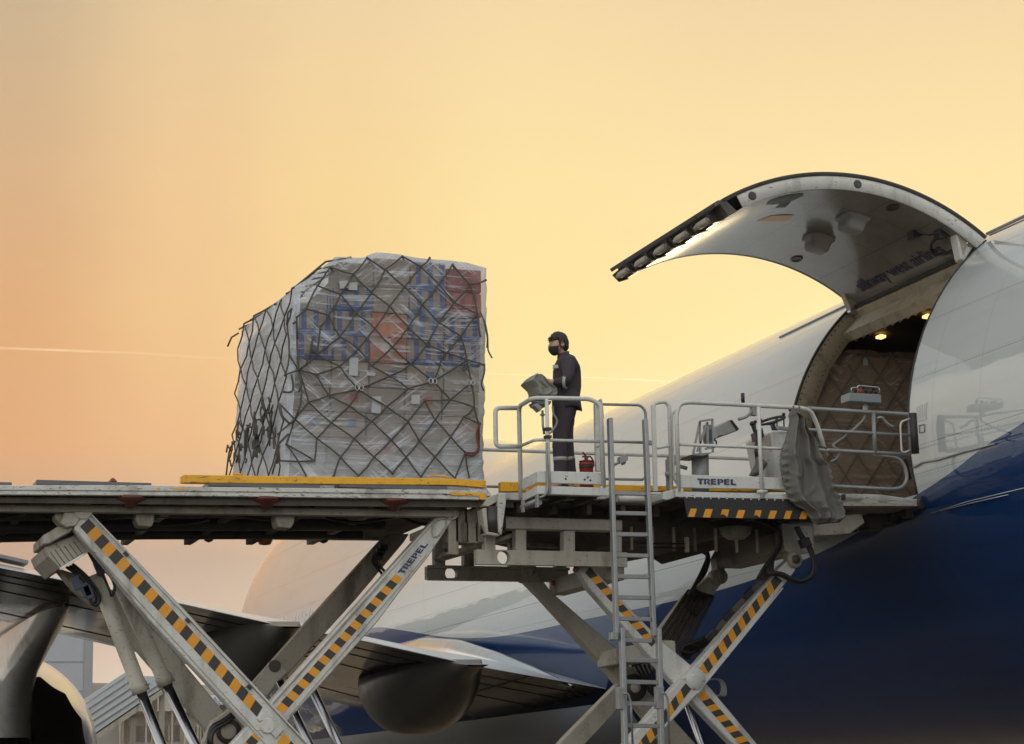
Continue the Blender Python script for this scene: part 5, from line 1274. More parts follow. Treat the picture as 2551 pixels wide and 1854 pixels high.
# stretch wrap: a closed skin, creased
def wob(p, s, a): return Vector((noise.noise(p*s), noise.noise(p*s+Vector((7, 3, 1))), noise.noise(p*s+Vector((1, 9, 4)))))*a
def skin_point(side, u, v):
    """side 0 near, 1 right, 2 far, 3 left; u along, v up"""
    z_of = lambda zt: PZ0+.0+(zt-PZ0)*v
    if side == 0: xb = XL1+(XR1-XL1)*u; zt = top_at(xb); z = z_of(zt); x = (XL0+(XL1-XL0)*v)+((XR0+(XR1-XR0)*v)-(XL0+(XL1-XL0)*v))*u; y = PY0
    elif side == 2: xb = XR1+(XL1-XR1)*u; zt = top_at(xb)-.02; z = z_of(zt); x = (XR0+(XR1-XR0)*v)+((XL0+(XL1-XL0)*v)-(XR0+(XR1-XR0)*v))*u; y = PY1
    elif side == 1: zt = tops[-1][1]-.02*u; z = z_of(zt); x = XR0+(XR1-XR0)*v; y = PY0+(PY1-PY0)*u
    else: zt = tops[0][1]+.13*(1-u); z = z_of(zt); x = XL0+(XL1-XL0)*v; y = PY1+(PY0-PY1)*u
    p = Vector((x, y, z))
    fl = max(0, .10-v)/.10
    c = Vector(((XL0+XR0)/2, (PY0+PY1)/2, z)); out = (p-c); out.z = 0; out.normalize()
    p += out*((.05 if side != 3 else .015)*fl*fl*(1+noise.noise(p*3)))
    q = Vector((p.x*.6, p.y*.6, p.z*5))
    p += wob(q, 1.6, .018)+wob(p, 2.2, .022)+wob(Vector((p.x*2, p.y*2, p.z*14)), 1.5, .006)
    if 0 < v < 1: p -= out*.012*abs(math.sin(v*math.pi*9))**8
    return p
NU = (46, 40, 46, 44); NVV = 64
rows = []
for k in range(NVV+1):
    row = []
    for s in range(4):
        for i in range(NU[s]): row.append(skin_point(s, i/NU[s], k/NVV))
    rows.append(row)
b = MB(); vs = b.grid(rows, True, True)
ring = vs[-1]; n0 = NU[0]; n1 = n0+NU[1]; n2 = n1+NU[2]
for i in range(n0):                                                # top: strips between near and far edge
    a0, a1_ = ring[i], ring[i+1]; c0 = ring[n2-i] if n2-i < len(ring) else ring[0]; c1 = ring[n2-i-1]
    try: f = b.bm.faces.new((a0, a1_, c1, c0)); f.smooth = True
    except ValueError: pass
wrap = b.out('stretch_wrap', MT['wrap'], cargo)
# draped sheet from the higher cartons down to the left shoulder is part of the skin; loose strap ends and net follow
ND = dict(a1=(690, 178), a2=(605, 303), a3=(845, 225), a4=(940, 115), a5=(1060, 195), a6=(1175, 105), a7=(1300, 175), a8=(1360, 115), a9=(1515, 160), b0=(1420, 290), b1=(1190, 310), b2=(970, 350), b3=(760, 360), b4=(527, 458), b5=(680, 500), b6=(865, 490), b7=(1090, 440), b8=(1310, 430), b9=(1525, 415), c0=(1630, 295), c1=(1738, 265), c2=(465, 515), c3=(625, 575), c4=(755, 645), c5=(990, 590), c6=(1215, 580), c7=(1420, 550), c8=(1680, 490), c9=(600, 765), d0=(880, 725), d1=(1110, 715), d2=(1340, 700), d3=(1570, 640), d4=(1700, 640), d5=(478, 870), d6=(755, 845), d7=(970, 840), d8=(1235, 830), d9=(1440, 790), e0=(1610, 800), e1=(1722, 835), e2=(595, 900), e3=(880, 1000), e4=(1090, 910), e5=(1385, 945), e6=(1640, 955), e7=(545, 1085), e8=(680, 1040), f0=(1215, 995), f1=(1070, 1115), f2=(1325, 1075), f3=(1500, 1070), f4=(1660, 1120), f5=(820, 1110), f6=(450, 1200), f7=(697, 1225), f8=(970, 1215), f9=(1215, 1215), g0=(1395, 1205), g1=(1590, 1185), g2=(600, 1330), g3=(850, 1330), g4=(1100, 1340), g5=(1290, 1345), g6=(1500, 1320), g7=(1690, 1230), g8=(395, 1370), g9=(585, 1480), h0=(760, 1455), h1=(985, 1455), h2=(1200, 1455), h3=(1395, 1455), h4=(1600, 1425), h5=(530, 1585), h6=(715, 1580), h7=(880, 1580), h8=(1110, 1565), h9=(1300, 1590), i0=(1530, 1600), i1=(1625, 1590), i2=(1685, 1420), i3=(415, 770), i4=(385, 905), i5=(400, 560), i6=(430, 460), i7=(340, 1300), i8=(350, 1100), i9=(350, 1480))
ED = 'a1-a4? a1-a3 a3-a4 a4-a5 a5-a6 a6-a7 a7-a8 a7-b0 b0-a9 a9-c0 c0-c1 a1-a2 a2-b3 a3-b3 a3-b2 b2-a5 a5-b1 b1-a7 b1-b8 b1-b7 b2-b7 b3-b5 b3-b6 b2-b6 a2-b4 b4-b5 b4-c2 b5-c3 b5-c4 c3-c9 c4-b6 b6-c5 b7-c5 b7-c6 b8-c6 b8-b0 b0-b9 b9-c0 c0-c8 b9-c8 b9-c7 b8-c7 c6-d1 c6-d2 c7-d2 c7-d3 c8-d3 c8-d4 c4-c9 c4-d0 c5-d0 c5-d1 d0-d6 d0-d7 d1-d7 d1-d8 d2-d8 d2-d9? d2-e0 d3-d9 d3-e0 d4-e1? c9-d5 c9-d6 d6-e2 d6-e3 d7-e3? d7-e4 d7-e2? d8-e4 d8-e5 d9-e5 e0-e5 e0-e6 e0-e1 d5-e2 e2-e8 e2-e7? d5-e7 e7-e8 e8-f5 e8-e3 e3-f5 e3-f1 e4-e3 e4-f0 f0-e5 f0-f2? f0-f1 e5-f3 e6-f3 e6-f4 f2-f3 f1-f8 f1-f9 f2-f9 f2-g0 f3-g0 f3-f4 f4-g1 f4-g7 e7-f6 e7-f7 f5-f7 f5-f8 f6-g2 f7-g2 f7-g3 f8-g3 f8-g4 f9-g4 f9-g5 g0-g5 g0-g6 g1-g6 g1-g7 g2-g9 g2-h0 g3-h0 g3-h1 g4-h1 g4-h2 g5-h2 g5-h3 g6-h3 g6-h4 g7-i2 i2-h4 f6-g8 g8-g9 g8-h5 g9-i9 h0-h6 h0-h7 h1-h7 h1-h8 h2-h8 h2-h9 h3-h9 h3-i0 h4-i0 h4-i1 c2-d5 i5-i3 i3-d5 i6-i5 i4-d5 i3-i4 i7-f6 i8-f6 i7-i9'.split()
# front skin lies at PY0; the cords run just proud of it
def front(p, dy=-.03): return at(*tP(*p), y=PY0+dy)
b = MB()
def cord(b, A, B, r=.0105, sag=.012):
    mid = (A+B)/2+Vector((random.uniform(-1, 1)*sag, -.012, -random.random()*sag))
    b.tube([A, A.lerp(mid, .5)+Vector((random.uniform(-1, 1)*.004, 0, 0)), mid, mid.lerp(B, .5), B], r, 5, caps=False)
for e in ED:
    if e.endswith('?'): continue
    a_, b_ = e.split('-'); cord(b, front(ND[a_]), front(ND[b_]))
for k in ND: b.ball(front(ND[k], -.032), .015, seg=6, rings=4)
# the net over the left flank: leaning diamonds, slack lower down
NC, NR = 9, 9
def left(u, v):
    zt = tops[0][1]+.13*u; z = PZ0+(zt-PZ0)*v; x = XL0+(XL1-XL0)*v-.03
    y = PY0+.02+(PY1-PY0-.05)*u
    p = Vector((x, y, z)); return p+Vector((noise.noise(p*2.3)*.03-.01, noise.noise(p*1.7+Vector((5, 0, 0)))*.10, noise.noise(p*1.9+Vector((0, 4, 0)))*.07))
for i in range(NC):
    for k in range(NR):
        u0, u1 = i/NC, (i+1)/NC; va, vb = 1-k/NR, 1-(k+1)/NR
        A, B, C_, D_ = left(u0, va), left(u1, va), left(u0, vb), left(u1, vb)
        if (i+k) % 2 == 0: cord(b, A, D_, .0095, .02)
        else: cord(b, B, C_, .0095, .02)
for k in range(0, NC+1, 1):                                         # the net goes over the shoulder to the top
    A = left(k/NC, 1); b.tube([A, A+Vector((.05, 0, .03)), Vector((tops[1][0]-.1, A.y, tops[1][1]-.05)), Vector((tops[1][0]+.2, A.y, tops[1][1]+.02))], .0125, 5, caps=False)
for p_ in ((690, 178), (940, 115), (1175, 105), (1360, 115), (1515, 160)):
    A = front(p_, -.01); b.tube([A, A+Vector((.1, .25, .015)), A+Vector((.0, 1.2, .0)), A+Vector((.1, 3.0, -.02))], .0125, 5, caps=False)
b.out('cargo_net', MT['net'], cargo)
# tangle of slack webbing and hooks on the left flank
rs = random.Random(5)
for k in range(26):
    u, v = rs.uniform(.05, .97), rs.uniform(.30, .46); P = left(u, v)+Vector((-.03, 0, 0))
    pts = [P]
    for j in range(5): P = P+Vector((rs.uniform(-.035, .02), rs.uniform(-.12, .12), rs.uniform(-.16, .09))); P.x = max(min(P.x, XL1-.03), XL0-.05); pts.append(P)
    b = MB(); b.tube(pts, .011, 5, .04); b.out('slack_webbing', MT['net'], cargo)
for k in range(9):
    P = left(rs.uniform(.05, .95), rs.uniform(.28, .48))+Vector((-.05, 0, 0)); r_ = .035
    b = MB(); b.tube([P+Vector((0, r_*math.cos(j*math.pi/5), r_*1.5*math.sin(j*math.pi/5))) for j in range(10)], .008, 5, closed=True); b.out('net_hook', MT['net'], cargo)
for q in ((888, 990), (1383, 945), (1640, 955)):
    P = front(q, -.05); b = MB()
    for dx_ in (-.03, .02): b.tube([P+Vector((dx_+.022*math.cos(j*math.pi/6), -.005, .032*math.sin(j*math.pi/6))) for j in range(12)], .007, 6, closed=True)
    b.out('net_ring', MT['steel'], cargo)
# loose ends and the red ratchet strap
def loose(pts, r=.011, dy=-.05): b = MB(); b.tube(on(PY0+dy, tP, pts), r*.85, 5, .03); b.out('loose_strap', MT['net'], cargo)
loose([(1700, 480), (1735, 560), (1750, 640), (1752, 740), (1780, 790)]); loose([(1725, 540), (1748, 650), (1745, 720)])
loose([(1730, 830), (1725, 900), (1705, 960), (1722, 1010)]); loose([(575, 650), (560, 720), (590, 760)], .016); loose([(575, 650), (560, 730), (530, 830), (480, 870)], .014)
loose([(430, 460), (405, 480), (400, 560)], .014); loose([(365, 1015), (400, 1022), (440, 1015), (440, 960), (430, 900)], .015); loose([(480, 1020), (500, 960), (478, 900)], .015)
loose([(350, 1100), (365, 1180), (420, 1235), (450, 1200)], .016); loose([(335, 1500), (330, 1380), (380, 1330), (410, 1300)], .016); loose([(300, 1570), (325, 1480), (350, 1380)], .014)
loose([(440, 560), (465, 540), (468, 660)], .016); loose([(1580, 830), (1590, 880), (1610, 860), (1600, 820)], .012); loose([(500, 1000), (490, 1100), (455, 1200)], .014)
b = MB(); b.tube(on(PY0-.05, tP, [(1700, 1225), (1675, 1300), (1695, 1400), (1650, 1450), (1600, 1435)]), .014, 6, .05); b.tube([left(1, .98), left(1, .97)+Vector((-.08, .05, -.03)), left(1, .97)+Vector((-.12, .1, -.14))], .012, 5); b.out('red_strap', MT['strap'], cargo)
b = MB(); b.tube(on(24.4, tP, [(490, 303), (530, 270), (580, 237)]), .015, 5); b.out('loose_strap', MT['strap'], cargo)
for q in ([(752, 270), (810, 266), (812, 318), (755, 322)], [(815, 280), (875, 280), (873, 332), (815, 330)], [(820, 787), (880, 787), (876, 910), (816, 905)], [(975, 1047), (1032, 1047), (1030, 1165), (966, 1155)], [(1238, 1040), (1295, 1035), (1292, 1100), (1236, 1098)], [(935, 880), (995, 888), (992, 910), (935, 905)]):
    b = MB(); b.prism(on(PY0-.018, tP, q), .004); b.out('shipping_label', MT['label'], cargo)
b = MB(); b.tube(on(YN+.1, tP, [(1350, 1597), (1368, 1580), (1460, 1583), (1490, 1597)]), .010, 6, .03); b.tube(on(YN+.1, tD, [(1160, 303), (1180, 302), (1210, 306)]), .012, 6); b.out('lashing_loop', MT['yellow'], cargo)

# ---- pallet already stowed in the hold
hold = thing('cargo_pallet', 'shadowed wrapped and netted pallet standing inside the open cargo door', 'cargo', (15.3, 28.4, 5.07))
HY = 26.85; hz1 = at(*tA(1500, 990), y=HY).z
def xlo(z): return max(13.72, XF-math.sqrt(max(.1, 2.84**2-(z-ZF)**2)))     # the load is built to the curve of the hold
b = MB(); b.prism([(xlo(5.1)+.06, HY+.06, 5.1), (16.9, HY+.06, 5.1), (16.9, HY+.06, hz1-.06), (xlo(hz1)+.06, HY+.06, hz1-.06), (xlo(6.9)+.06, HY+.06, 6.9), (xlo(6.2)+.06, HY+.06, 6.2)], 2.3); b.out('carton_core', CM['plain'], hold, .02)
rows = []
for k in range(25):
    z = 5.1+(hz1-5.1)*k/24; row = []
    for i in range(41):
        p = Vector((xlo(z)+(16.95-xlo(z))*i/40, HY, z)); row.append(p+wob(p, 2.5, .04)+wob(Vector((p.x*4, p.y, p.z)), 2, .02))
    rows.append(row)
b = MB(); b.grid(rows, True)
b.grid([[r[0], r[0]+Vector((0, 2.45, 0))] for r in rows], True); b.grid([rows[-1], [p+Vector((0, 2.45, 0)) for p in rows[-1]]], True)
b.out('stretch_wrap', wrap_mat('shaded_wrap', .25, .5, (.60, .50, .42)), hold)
b = MB(); st = .42
for i in range(-8, 10):
    for sg in (1, -1):
        pts = []
        for j in range(13):
            z = 5.1+(hz1-5.1)*j/12; x = 15.2+i*st+sg*(z-6.2)*.72
            if xlo(z)+.02 < x < 16.9: pts.append(Vector((x+noise.noise(Vector((x, z, i)))*.03, HY-.03, z)))
        if len(pts) > 1: b.tube(pts, .012, 5)
b.out('cargo_net', mat('hold_net', (.16, .13, .10), .8), hold)
b = MB(); b.prism(on(HY-.02, tA, [(1465, 1020), (1490, 1018), (1492, 1060), (1468, 1062)]), .003); b.out('shipping_label', MT['label'], hold)

# ================================================================ loader operator
SK = mat('skin', (.50, .30, .21), .5); HAIR = mat('dark_hair', (.018, .013, .010), .6); NAVY = mat('navy_coverall', (.046, .036, .046), .85, bump=.5, bscale=26, var=.2)
MASK = mat('black_face_mask', (.013, .012, .013), .7); REFL = mat('reflective_tape', (.36, .35, .31), .35); BOOT = mat('work_boot', (.015, .013, .012), .55)
MYY = YO+.52                                                           # his mid plane
px_ = lambda x, y, dy=0: at(*tM(x, y), y=MYY+dy)
foot = px_(745, 1240); foot.z = PLAT_Z
man = thing('person', 'worker in navy coverall and black face mask standing at the covered console on the platform', 'person', foot)
def skin_chain(name, verts, edges, m, parent, sub=2, root=0):
    me = bpy.data.meshes.new(name); me.from_pydata([v[0] for v in verts], edges, [])
    o = bpy.data.objects.new(name, me); COL.objects.link(o)
    s = o.modifiers.new('skin', 'SKIN'); s.use_smooth_shade = True
    for i, v in enumerate(verts):
        d = me.skin_vertices[0].data[i]; d.radius = (v[1], v[2] if len(v) > 2 else v[1]); d.use_root = (i == root)
    if sub: u = o.modifiers.new('sub', 'SUBSURF'); u.levels = sub; u.render_levels = sub
    bpy.context.view_layer.update()
    e = o.evaluated_get(bpy.context.evaluated_depsgraph_get())
    m2 = bpy.data.meshes.new_from_object(e); bpy.data.objects.remove(o); bpy.data.meshes.remove(me)
    m2.name = name; m2.materials.clear(); m2.materials.append(m)
    for p in m2.polygons: p.use_smooth = True
    o = bpy.data.objects.new(name, m2); COL.objects.link(o); adopt(o, parent); return o
F = Vector((-1, 0, 0)); S = Vector((0, 1, 0)); U_ = Vector((0, 0, 1))
hip, waist, chest, neck0, neck1 = px_(765, 720), px_(770, 610), px_(768, 420), px_(735, 290), px_(722, 240)
shL, shR = px_(775, 350, -.19), px_(775, 350, .19)
elL, elR = px_(770, 500, -.24), px_(760, 505, .24)
wrL, wrR = px_(640, 500, -.13), px_(640, 500, .16)
hL, hR = px_(715, 760, -.09), px_(750, 760, .09)
kL, kR = px_(708, 990, -.10), px_(760, 980, .10)
aL, aR = px_(712, 1210, -.10), px_(800, 1210, .11)
aL.z = aR.z = PLAT_Z+.09
# body: one continuous figure (head, neck, trunk, limbs, hands)
hc = px_(695, 195)                                                      # head centre
bod = [(hip, .09, .12), (waist, .08, .11), (chest, .09, .12), (neck0, .055), (neck1, .055), (hc+U_*-.02, .075), (hc+U_*.05, .08),
       (shL, .045), (elL, .035), (wrL, .030), (shR, .045), (elR, .035), (wrR, .030), (hL, .07), (kL, .05), (aL, .045), (aL+F*.13-U_*.045, .04), (hR, .07), (kR, .05), (aR, .045), (aR+F*.13-U_*.045, .04)]
ed = [(0, 1), (1, 2), (2, 3), (3, 4), (4, 5), (5, 6), (2, 7), (7, 8), (8, 9), (2, 10), (10, 11), (11, 12), (0, 13), (13, 14), (14, 15), (15, 16), (0, 17), (17, 18), (18, 19), (19, 20)]
for w, sd_ in ((wrL, -1), (wrR, 1)):                                     # hands: palm, four bent fingers and a thumb, reaching the controls
    dirn = (px_(585, 488)-px_(640, 500)); dirn.y = 0; dirn.normalize()
    dn = Vector((-dirn.z, 0, dirn.x)); dn = dn if dn.z < 0 else -dn
    iw = 9 if sd_ < 0 else 12
    palm = w+dirn*.075; bod.append((palm, .030, .022)); ip = len(bod)-1; ed.append((iw, ip))
    for k, (off, ln) in enumerate(((-.03, .065), (-.010, .078), (.010, .074), (.030, .058))):
        p1 = palm+S*off+dirn*.035; p2 = p1+dirn*ln*.5+dn*.012; p3 = p2+dirn*ln*.35+dn*.03
        i = len(bod); bod += [(p1, .0105), (p2, .0095), (p3, .0085)]; ed += [(ip, i), (i, i+1), (i+1, i+2)]
    t1 = palm-S*sd_*.035-dirn*.02; t2 = t1-S*sd_*.012+dirn*.04+dn*.01
    i = len(bod); bod += [(t1, .0115), (t2, .0095)]; ed += [(ip, i), (i, i+1)]
skin_chain('body', bod, ed, SK, man, 2)
# head volume with face
b = MB(); rows = []
HW, HD, HH = .076, .100, .122
for i in range(25):
    t = math.pi*i/24; row = []
    for k in range(32):
        a = 2*math.pi*k/32; fx, sy = math.cos(a), math.sin(a); zz = math.cos(t)
        w_ = math.sin(t)**.85; wid_ = HW*(1 if zz > -.1 else 1-.30*((-zz-.1)/.9)); dep = HD*(1 if zz > -.2 or fx > 0 else 1-.25*((-zz-.2)/.8))
        p = hc+F*fx*w_*dep+S*sy*w_*wid_+U_*zz*HH
        if fx > .5:                                                      # brow, eye sockets, chin
            if -.02 < zz < .16: p -= F*.010*(1-abs((zz-.07)/.09))*(abs(sy) > .18)
            if zz < -.45: p += F*.012
        row.append(p)
    rows.append(row)
b.grid(rows, True, True); b.out('head', SK, man, weld=True)
b = MB()                                                                 # nose
nz = hc+F*.094
b.tube([nz+U_*.022, nz+F*.010-U_*.004, nz+F*.022-U_*.022, nz+F*.004-U_*.032], .012, 8, radii=[.006, .010, .014, .009]); b.out('nose', SK, man)
for s_ in (-1, 1):
    b = MB(); c = hc+S*s_*.078-F*.012-U_*.008
    rows = [[c+F*(-.010+r_*math.cos(k*2*math.pi/16)*.019)+U_*(r_*math.sin(k*2*math.pi/16)*.032)+S*s_*o_ for k in range(16)] for r_, o_ in ((1.0, -.006), (1.05, .008), (.8, .013), (.5, .006), (.05, .004))]
    b.grid(rows, True, True); b.out('ear', SK, man)
    b = MB(); e = hc+F*.086+S*s_*.034+U_*.014; b.ball(e, .0105, seg=12, rings=8); b.out('eye', mat('eye_white', (.35, .32, .30), .2), man)
    b = MB(); b.ball(e+F*.006, .0062, seg=10, rings=6); b.out('iris', HAIR, man)
    b = MB(); b.tube([hc+F*.098+S*s_*.014+U_*.032, hc+F*.100+S*s_*.034+U_*.038, hc+F*.088+S*s_*.056+U_*.030], .005, 6); b.out('eyebrow', HAIR, man)
# hair cap with a swept fringe
b = MB(); rows = []
for i in range(15):
    t = math.pi*.72*i/14; row = []
    for k in range(40):
        a = 2*math.pi*k/40; fx, sy = math.cos(a), math.sin(a)
        lim = .385 if fx > .6 else (.385-.02*(.6-fx)/.3 if fx > .3 else (.365+.20*min(1, (.3-fx)/.12) if fx > .05 else (.565-.115*min(1, (.05-fx)/.08) if fx > -.36 else .45+.5*min(1, (-.36-fx)/.16))))
        lim += .022*noise.noise(Vector((a*5, 2, 1)))
        tt = min(t, math.pi*.72*lim/ .72 * .98)
        zz = math.cos(tt); w_ = math.sin(tt)**.9
        of = 1-min(1, (t/(math.pi*.72))**5 if fx < .3 else (t/(math.pi*.72))**2.2)*.8
        p = hc+F*fx*w_*(HD+.006+.016*of)+S*sy*w_*(HW+.005+.014*of)+U_*(zz*(HH+.006+.024*of)+.004) - F*.006*of
        p += wob(p*1, 30, .006)+wob(p, 70, .004)
        row.append(p)
    rows.append(row)
b.grid(rows, True, True)
rs = random.Random(3)
for k in range(150):                                                       # tufts
    a = rs.uniform(0, 2*math.pi); t = rs.uniform(.1, 1.25) if math.cos(a) > 0 else rs.uniform(.1, 1.9)
    p = hc+F*math.cos(a)*math.sin(t)*(HD+.014)+S*math.sin(a)*math.sin(t)*(HW+.012)+U_*math.cos(t)*(HH+.015)
    d_ = (p-hc).normalized(); q = p+F*rs.uniform(-.005, .02)+d_*rs.uniform(.004, .012)-U_*rs.uniform(.0, .026)
    b.tube([p-d_*.008, (p+q)/2+d_*.006, q], .006, 5, radii=[.009, .007, .002])
for k in range(26):                                                        # fringe strands over the forehead
    a = rs.uniform(-1.05, 1.05); p = hc+F*math.cos(a)*(HD*.80+.010)+S*math.sin(a)*(HW*.85+.008)+U_*.066; q = p+F*.020*math.cos(a)-U_*rs.uniform(.020, .036)+S*rs.uniform(-.006, .006)
    b.tube([p-F*.006, (p+q)/2+F*.006, q], .006, 5, radii=[.010, .008, .002])
b.out('hair', HAIR, man)
b = MB(); rows = []                                                        # mask under the nose and over the chin
for i in range(9):
    v = i/8; row = []
    for k in range(15):
        a = -1.35+2.7*k/14; zz = -.030-.088*v
        w_ = math.sqrt(max(.0, 1-(zz/HH)**2))**.6
        row.append(hc+F*(math.cos(a)*(HD*w_+.018*(1-abs(v-.4))+.012))+S*math.sin(a)*(HW*w_+.006)+U_*(zz+.018*math.cos(a)*(1-v)*0 - .01*math.cos(a)*v))
    rows.append(row)
b.grid(rows, True)
for s_ in (-1, 1): b.tube([hc+F*.03+S*s_*.080-U_*.034, hc+S*s_*.086-F*.01+U_*.022, hc+S*s_*.084-F*.026+U_*.0], .003, 5); b.tube([hc+F*.02+S*s_*.07-U_*.09, hc-F*.01+S*s_*.078-U_*.045, hc+S*s_*.084-F*.022-U_*.03], .003, 5)
o = b.out('face_mask', MASK, man); sm = o.modifiers.new('thick', 'SOLIDIFY'); sm.thickness = .004
# coverall: jacket and trousers over the body
cov = [(px_(768, 700), .145, .17), (px_(768, 600), .140, .17), (px_(772, 470), .150, .185), (px_(770, 380), .145, .18), (px_(752, 308), .085, .10), (px_(735, 268), .058, .064),
       (shL+U_*.02, .095), (shL.lerp(elL, .55), .082), (elL, .074), (elL.lerp(wrL, .55), .062), (wrL+F*-.015, .047), (shR+U_*.02, .095), (shR.lerp(elR, .55), .082), (elR, .074), (elR.lerp(wrR, .55), .062), (wrR+F*-.015, .047),
       (hL+F*-.02, .12), (hL.lerp(kL, .5), .105), (kL, .088), (kL.lerp(aL, .5), .084), (aL+U_*.02, .078), (hR, .12), (hR.lerp(kR, .5), .105), (kR, .088), (kR.lerp(aR, .5), .084), (aR+U_*.02, .080)]
ce = [(0, 1), (1, 2), (2, 3), (3, 4), (4, 5), (3, 6), (6, 7), (7, 8), (8, 9), (9, 10), (3, 11), (11, 12), (12, 13), (13, 14), (14, 15), (0, 16), (16, 17), (17, 18), (18, 19), (19, 20), (0, 21), (21, 22), (22, 23), (23, 24), (24, 25)]
coverall = skin_chain('coverall', cov, ce, NAVY, man, 2)
tx = bpy.data.textures.new('cloth_folds', 'CLOUDS'); tx.noise_scale = .12
dm = coverall.modifiers.new('folds', 'DISPLACE'); dm.texture = tx; dm.strength = .03; dm.mid_level = .5; dm.texture_coords = 'GLOBAL'
b = MB()                                                                   # collar and jacket hem
for zr, r0 in ((px_(736, 270), .060),):
    b.grid([[zr+F*math.cos(a)*(r0+q)+S*math.sin(a)*(r0+q)*1.05+U_*(h_-math.cos(a)*.02) for a in [2*math.pi*k/24 for k in range(24)]] for q, h_ in ((.014, -.035), (.005, .012), (.0, .014), (.0, -.02))], True, True)
b.out('collar', NAVY, man)
b = MB(); hm = px_(768, 690)
b.grid([[hm+F*math.cos(a)*r_*1.0+S*math.sin(a)*r_*1.22+U_*(h_+.02*math.sin(3*a)) for a in [2*math.pi*k/32 for k in range(32)]] for r_, h_ in ((.140, .14), (.158, .0), (.166, -.06), (.158, -.062), (.140, .0))], True, True)
b.out('jacket_hem', NAVY, man)
def band(c, ax, r, h, sc=1.0, name='reflective_band', par=coverall):
    ax = ax.normalized(); u = ax.cross(S); u.normalize(); v = ax.cross(u)
    b = MB(); b.grid([[c+ax*h_+(u*math.cos(a)+v*math.sin(a)*sc)*(r+o_) for a in [2*math.pi*k/24 for k in range(24)]] for h_, o_ in ((-h, 0), (-h, .006), (h, .006), (h, 0))], True, True); b.out(name, REFL, man)
band(elL.lerp(wrL, .12), elL-wrL, .074, .018); band(elR.lerp(wrR, .12), elR-wrR, .074, .018)
band(px_(710, 1135, -.10), kL-aL, .074, .022); band(px_(775, 1135, .105), kR-aR, .076, .022)
b = MB(); c = px_(690, 375, -.10); b.obox(c+F*-.005, Vector((.05, -.03, 0)), Vector((.012, .02, 0)), U_*.02); b.out('chest_patch', REFL, man)
def fback(u, v, w):
    a = -.9+u*1.8; c = px_(770, 410)
    return c-F*math.cos(a)*.163+S*math.sin(a)*.19*-1+U_*(v*.05)
b = MB()
for k in range(3):
    c = px_(848, 385+k*24, -.10); b.tube([c+U_*.012+S*.02*math.cos(j)+U_*.010*math.sin(j)-F*.012 for j in [q*math.pi/4 for q in range(7)]], .004, 5)
b.out('back_print', REFL, man)
for a in (aL, aR):
    b = MB(); rows = []
    for s, w_, h_ in ((-.10, .030, .07), (-.07, .046, .10), (0, .050, .11), (.06, .048, .085), (.13, .048, .055), (.175, .040, .045), (.20, .015, .03)):
        c = Vector((a.x, a.y, PLAT_Z))+F*s
        rows.append([c+S*w_*math.cos(t)+U_*(max(0, math.sin(t))*h_) for t in [2*math.pi*k/18 for k in range(18)]])
    b.grid(rows, True, True); b.poly(rows[0]); b.poly(rows[-1][::-1]); b.out('boot', BOOT, man)

# ================================================================ fire extinguisher, covers
fe = px_(925, 1240, .0); fe.z = PLAT_Z; fe.y = YO+.32
fe = Vector((at(*tM(925, 1200), y=YO+.32).x, YO+.32, PLAT_Z))
ext = thing('fire_extinguisher', 'red fire extinguisher standing on the platform beside the worker', 'extinguisher', fe)
zt = at(*tM(925, 1150), y=YO+.32).z-PLAT_Z
b = MB(); b.lathe(fe, [(.001, 0), (.072, 0), (.078, .02), (.078, zt-.05), (.084, zt-.045), (.084, zt-.03), (.078, zt-.025), (.07, zt-.01), (.03, zt+.015), (.001, zt+.02)], 28); b.out('cylinder', MT['red'], ext)
b = MB(); b.lathe(fe, [(.079, zt-.085), (.0815, zt-.083), (.0815, zt-.055), (.079, zt-.053)], 28); b.lathe(fe, [(.079, zt-.012), (.082, zt-.01), (.08, zt+.0), (.07, zt+.0)], 28); b.out('band', MT['rubber'], ext)
b = MB(); z = fe.z+zt; b.cyl(fe+U_*(zt+.01), fe+U_*(zt+.055), .020, 12); b.bar(fe+U_*(zt+.05)+F*-.03, fe+U_*(zt+.05)+F*.045, .02, .014)
b.tube([fe+U_*(zt+.055)+F*.0, fe+U_*(zt+.085)+F*.025, fe+U_*(zt+.10)+F*.04], .010, 6); b.tube([fe+U_*(zt+.045)-F*.02, fe+U_*(zt+.06)-F*.05, fe+U_*(zt+.0)-F*.09, fe+U_*(zt-.06)-F*.09], .009, 6, .03); b.out('valve_handle', mat('valve_red_black', (.12, .02, .015), .4), ext)

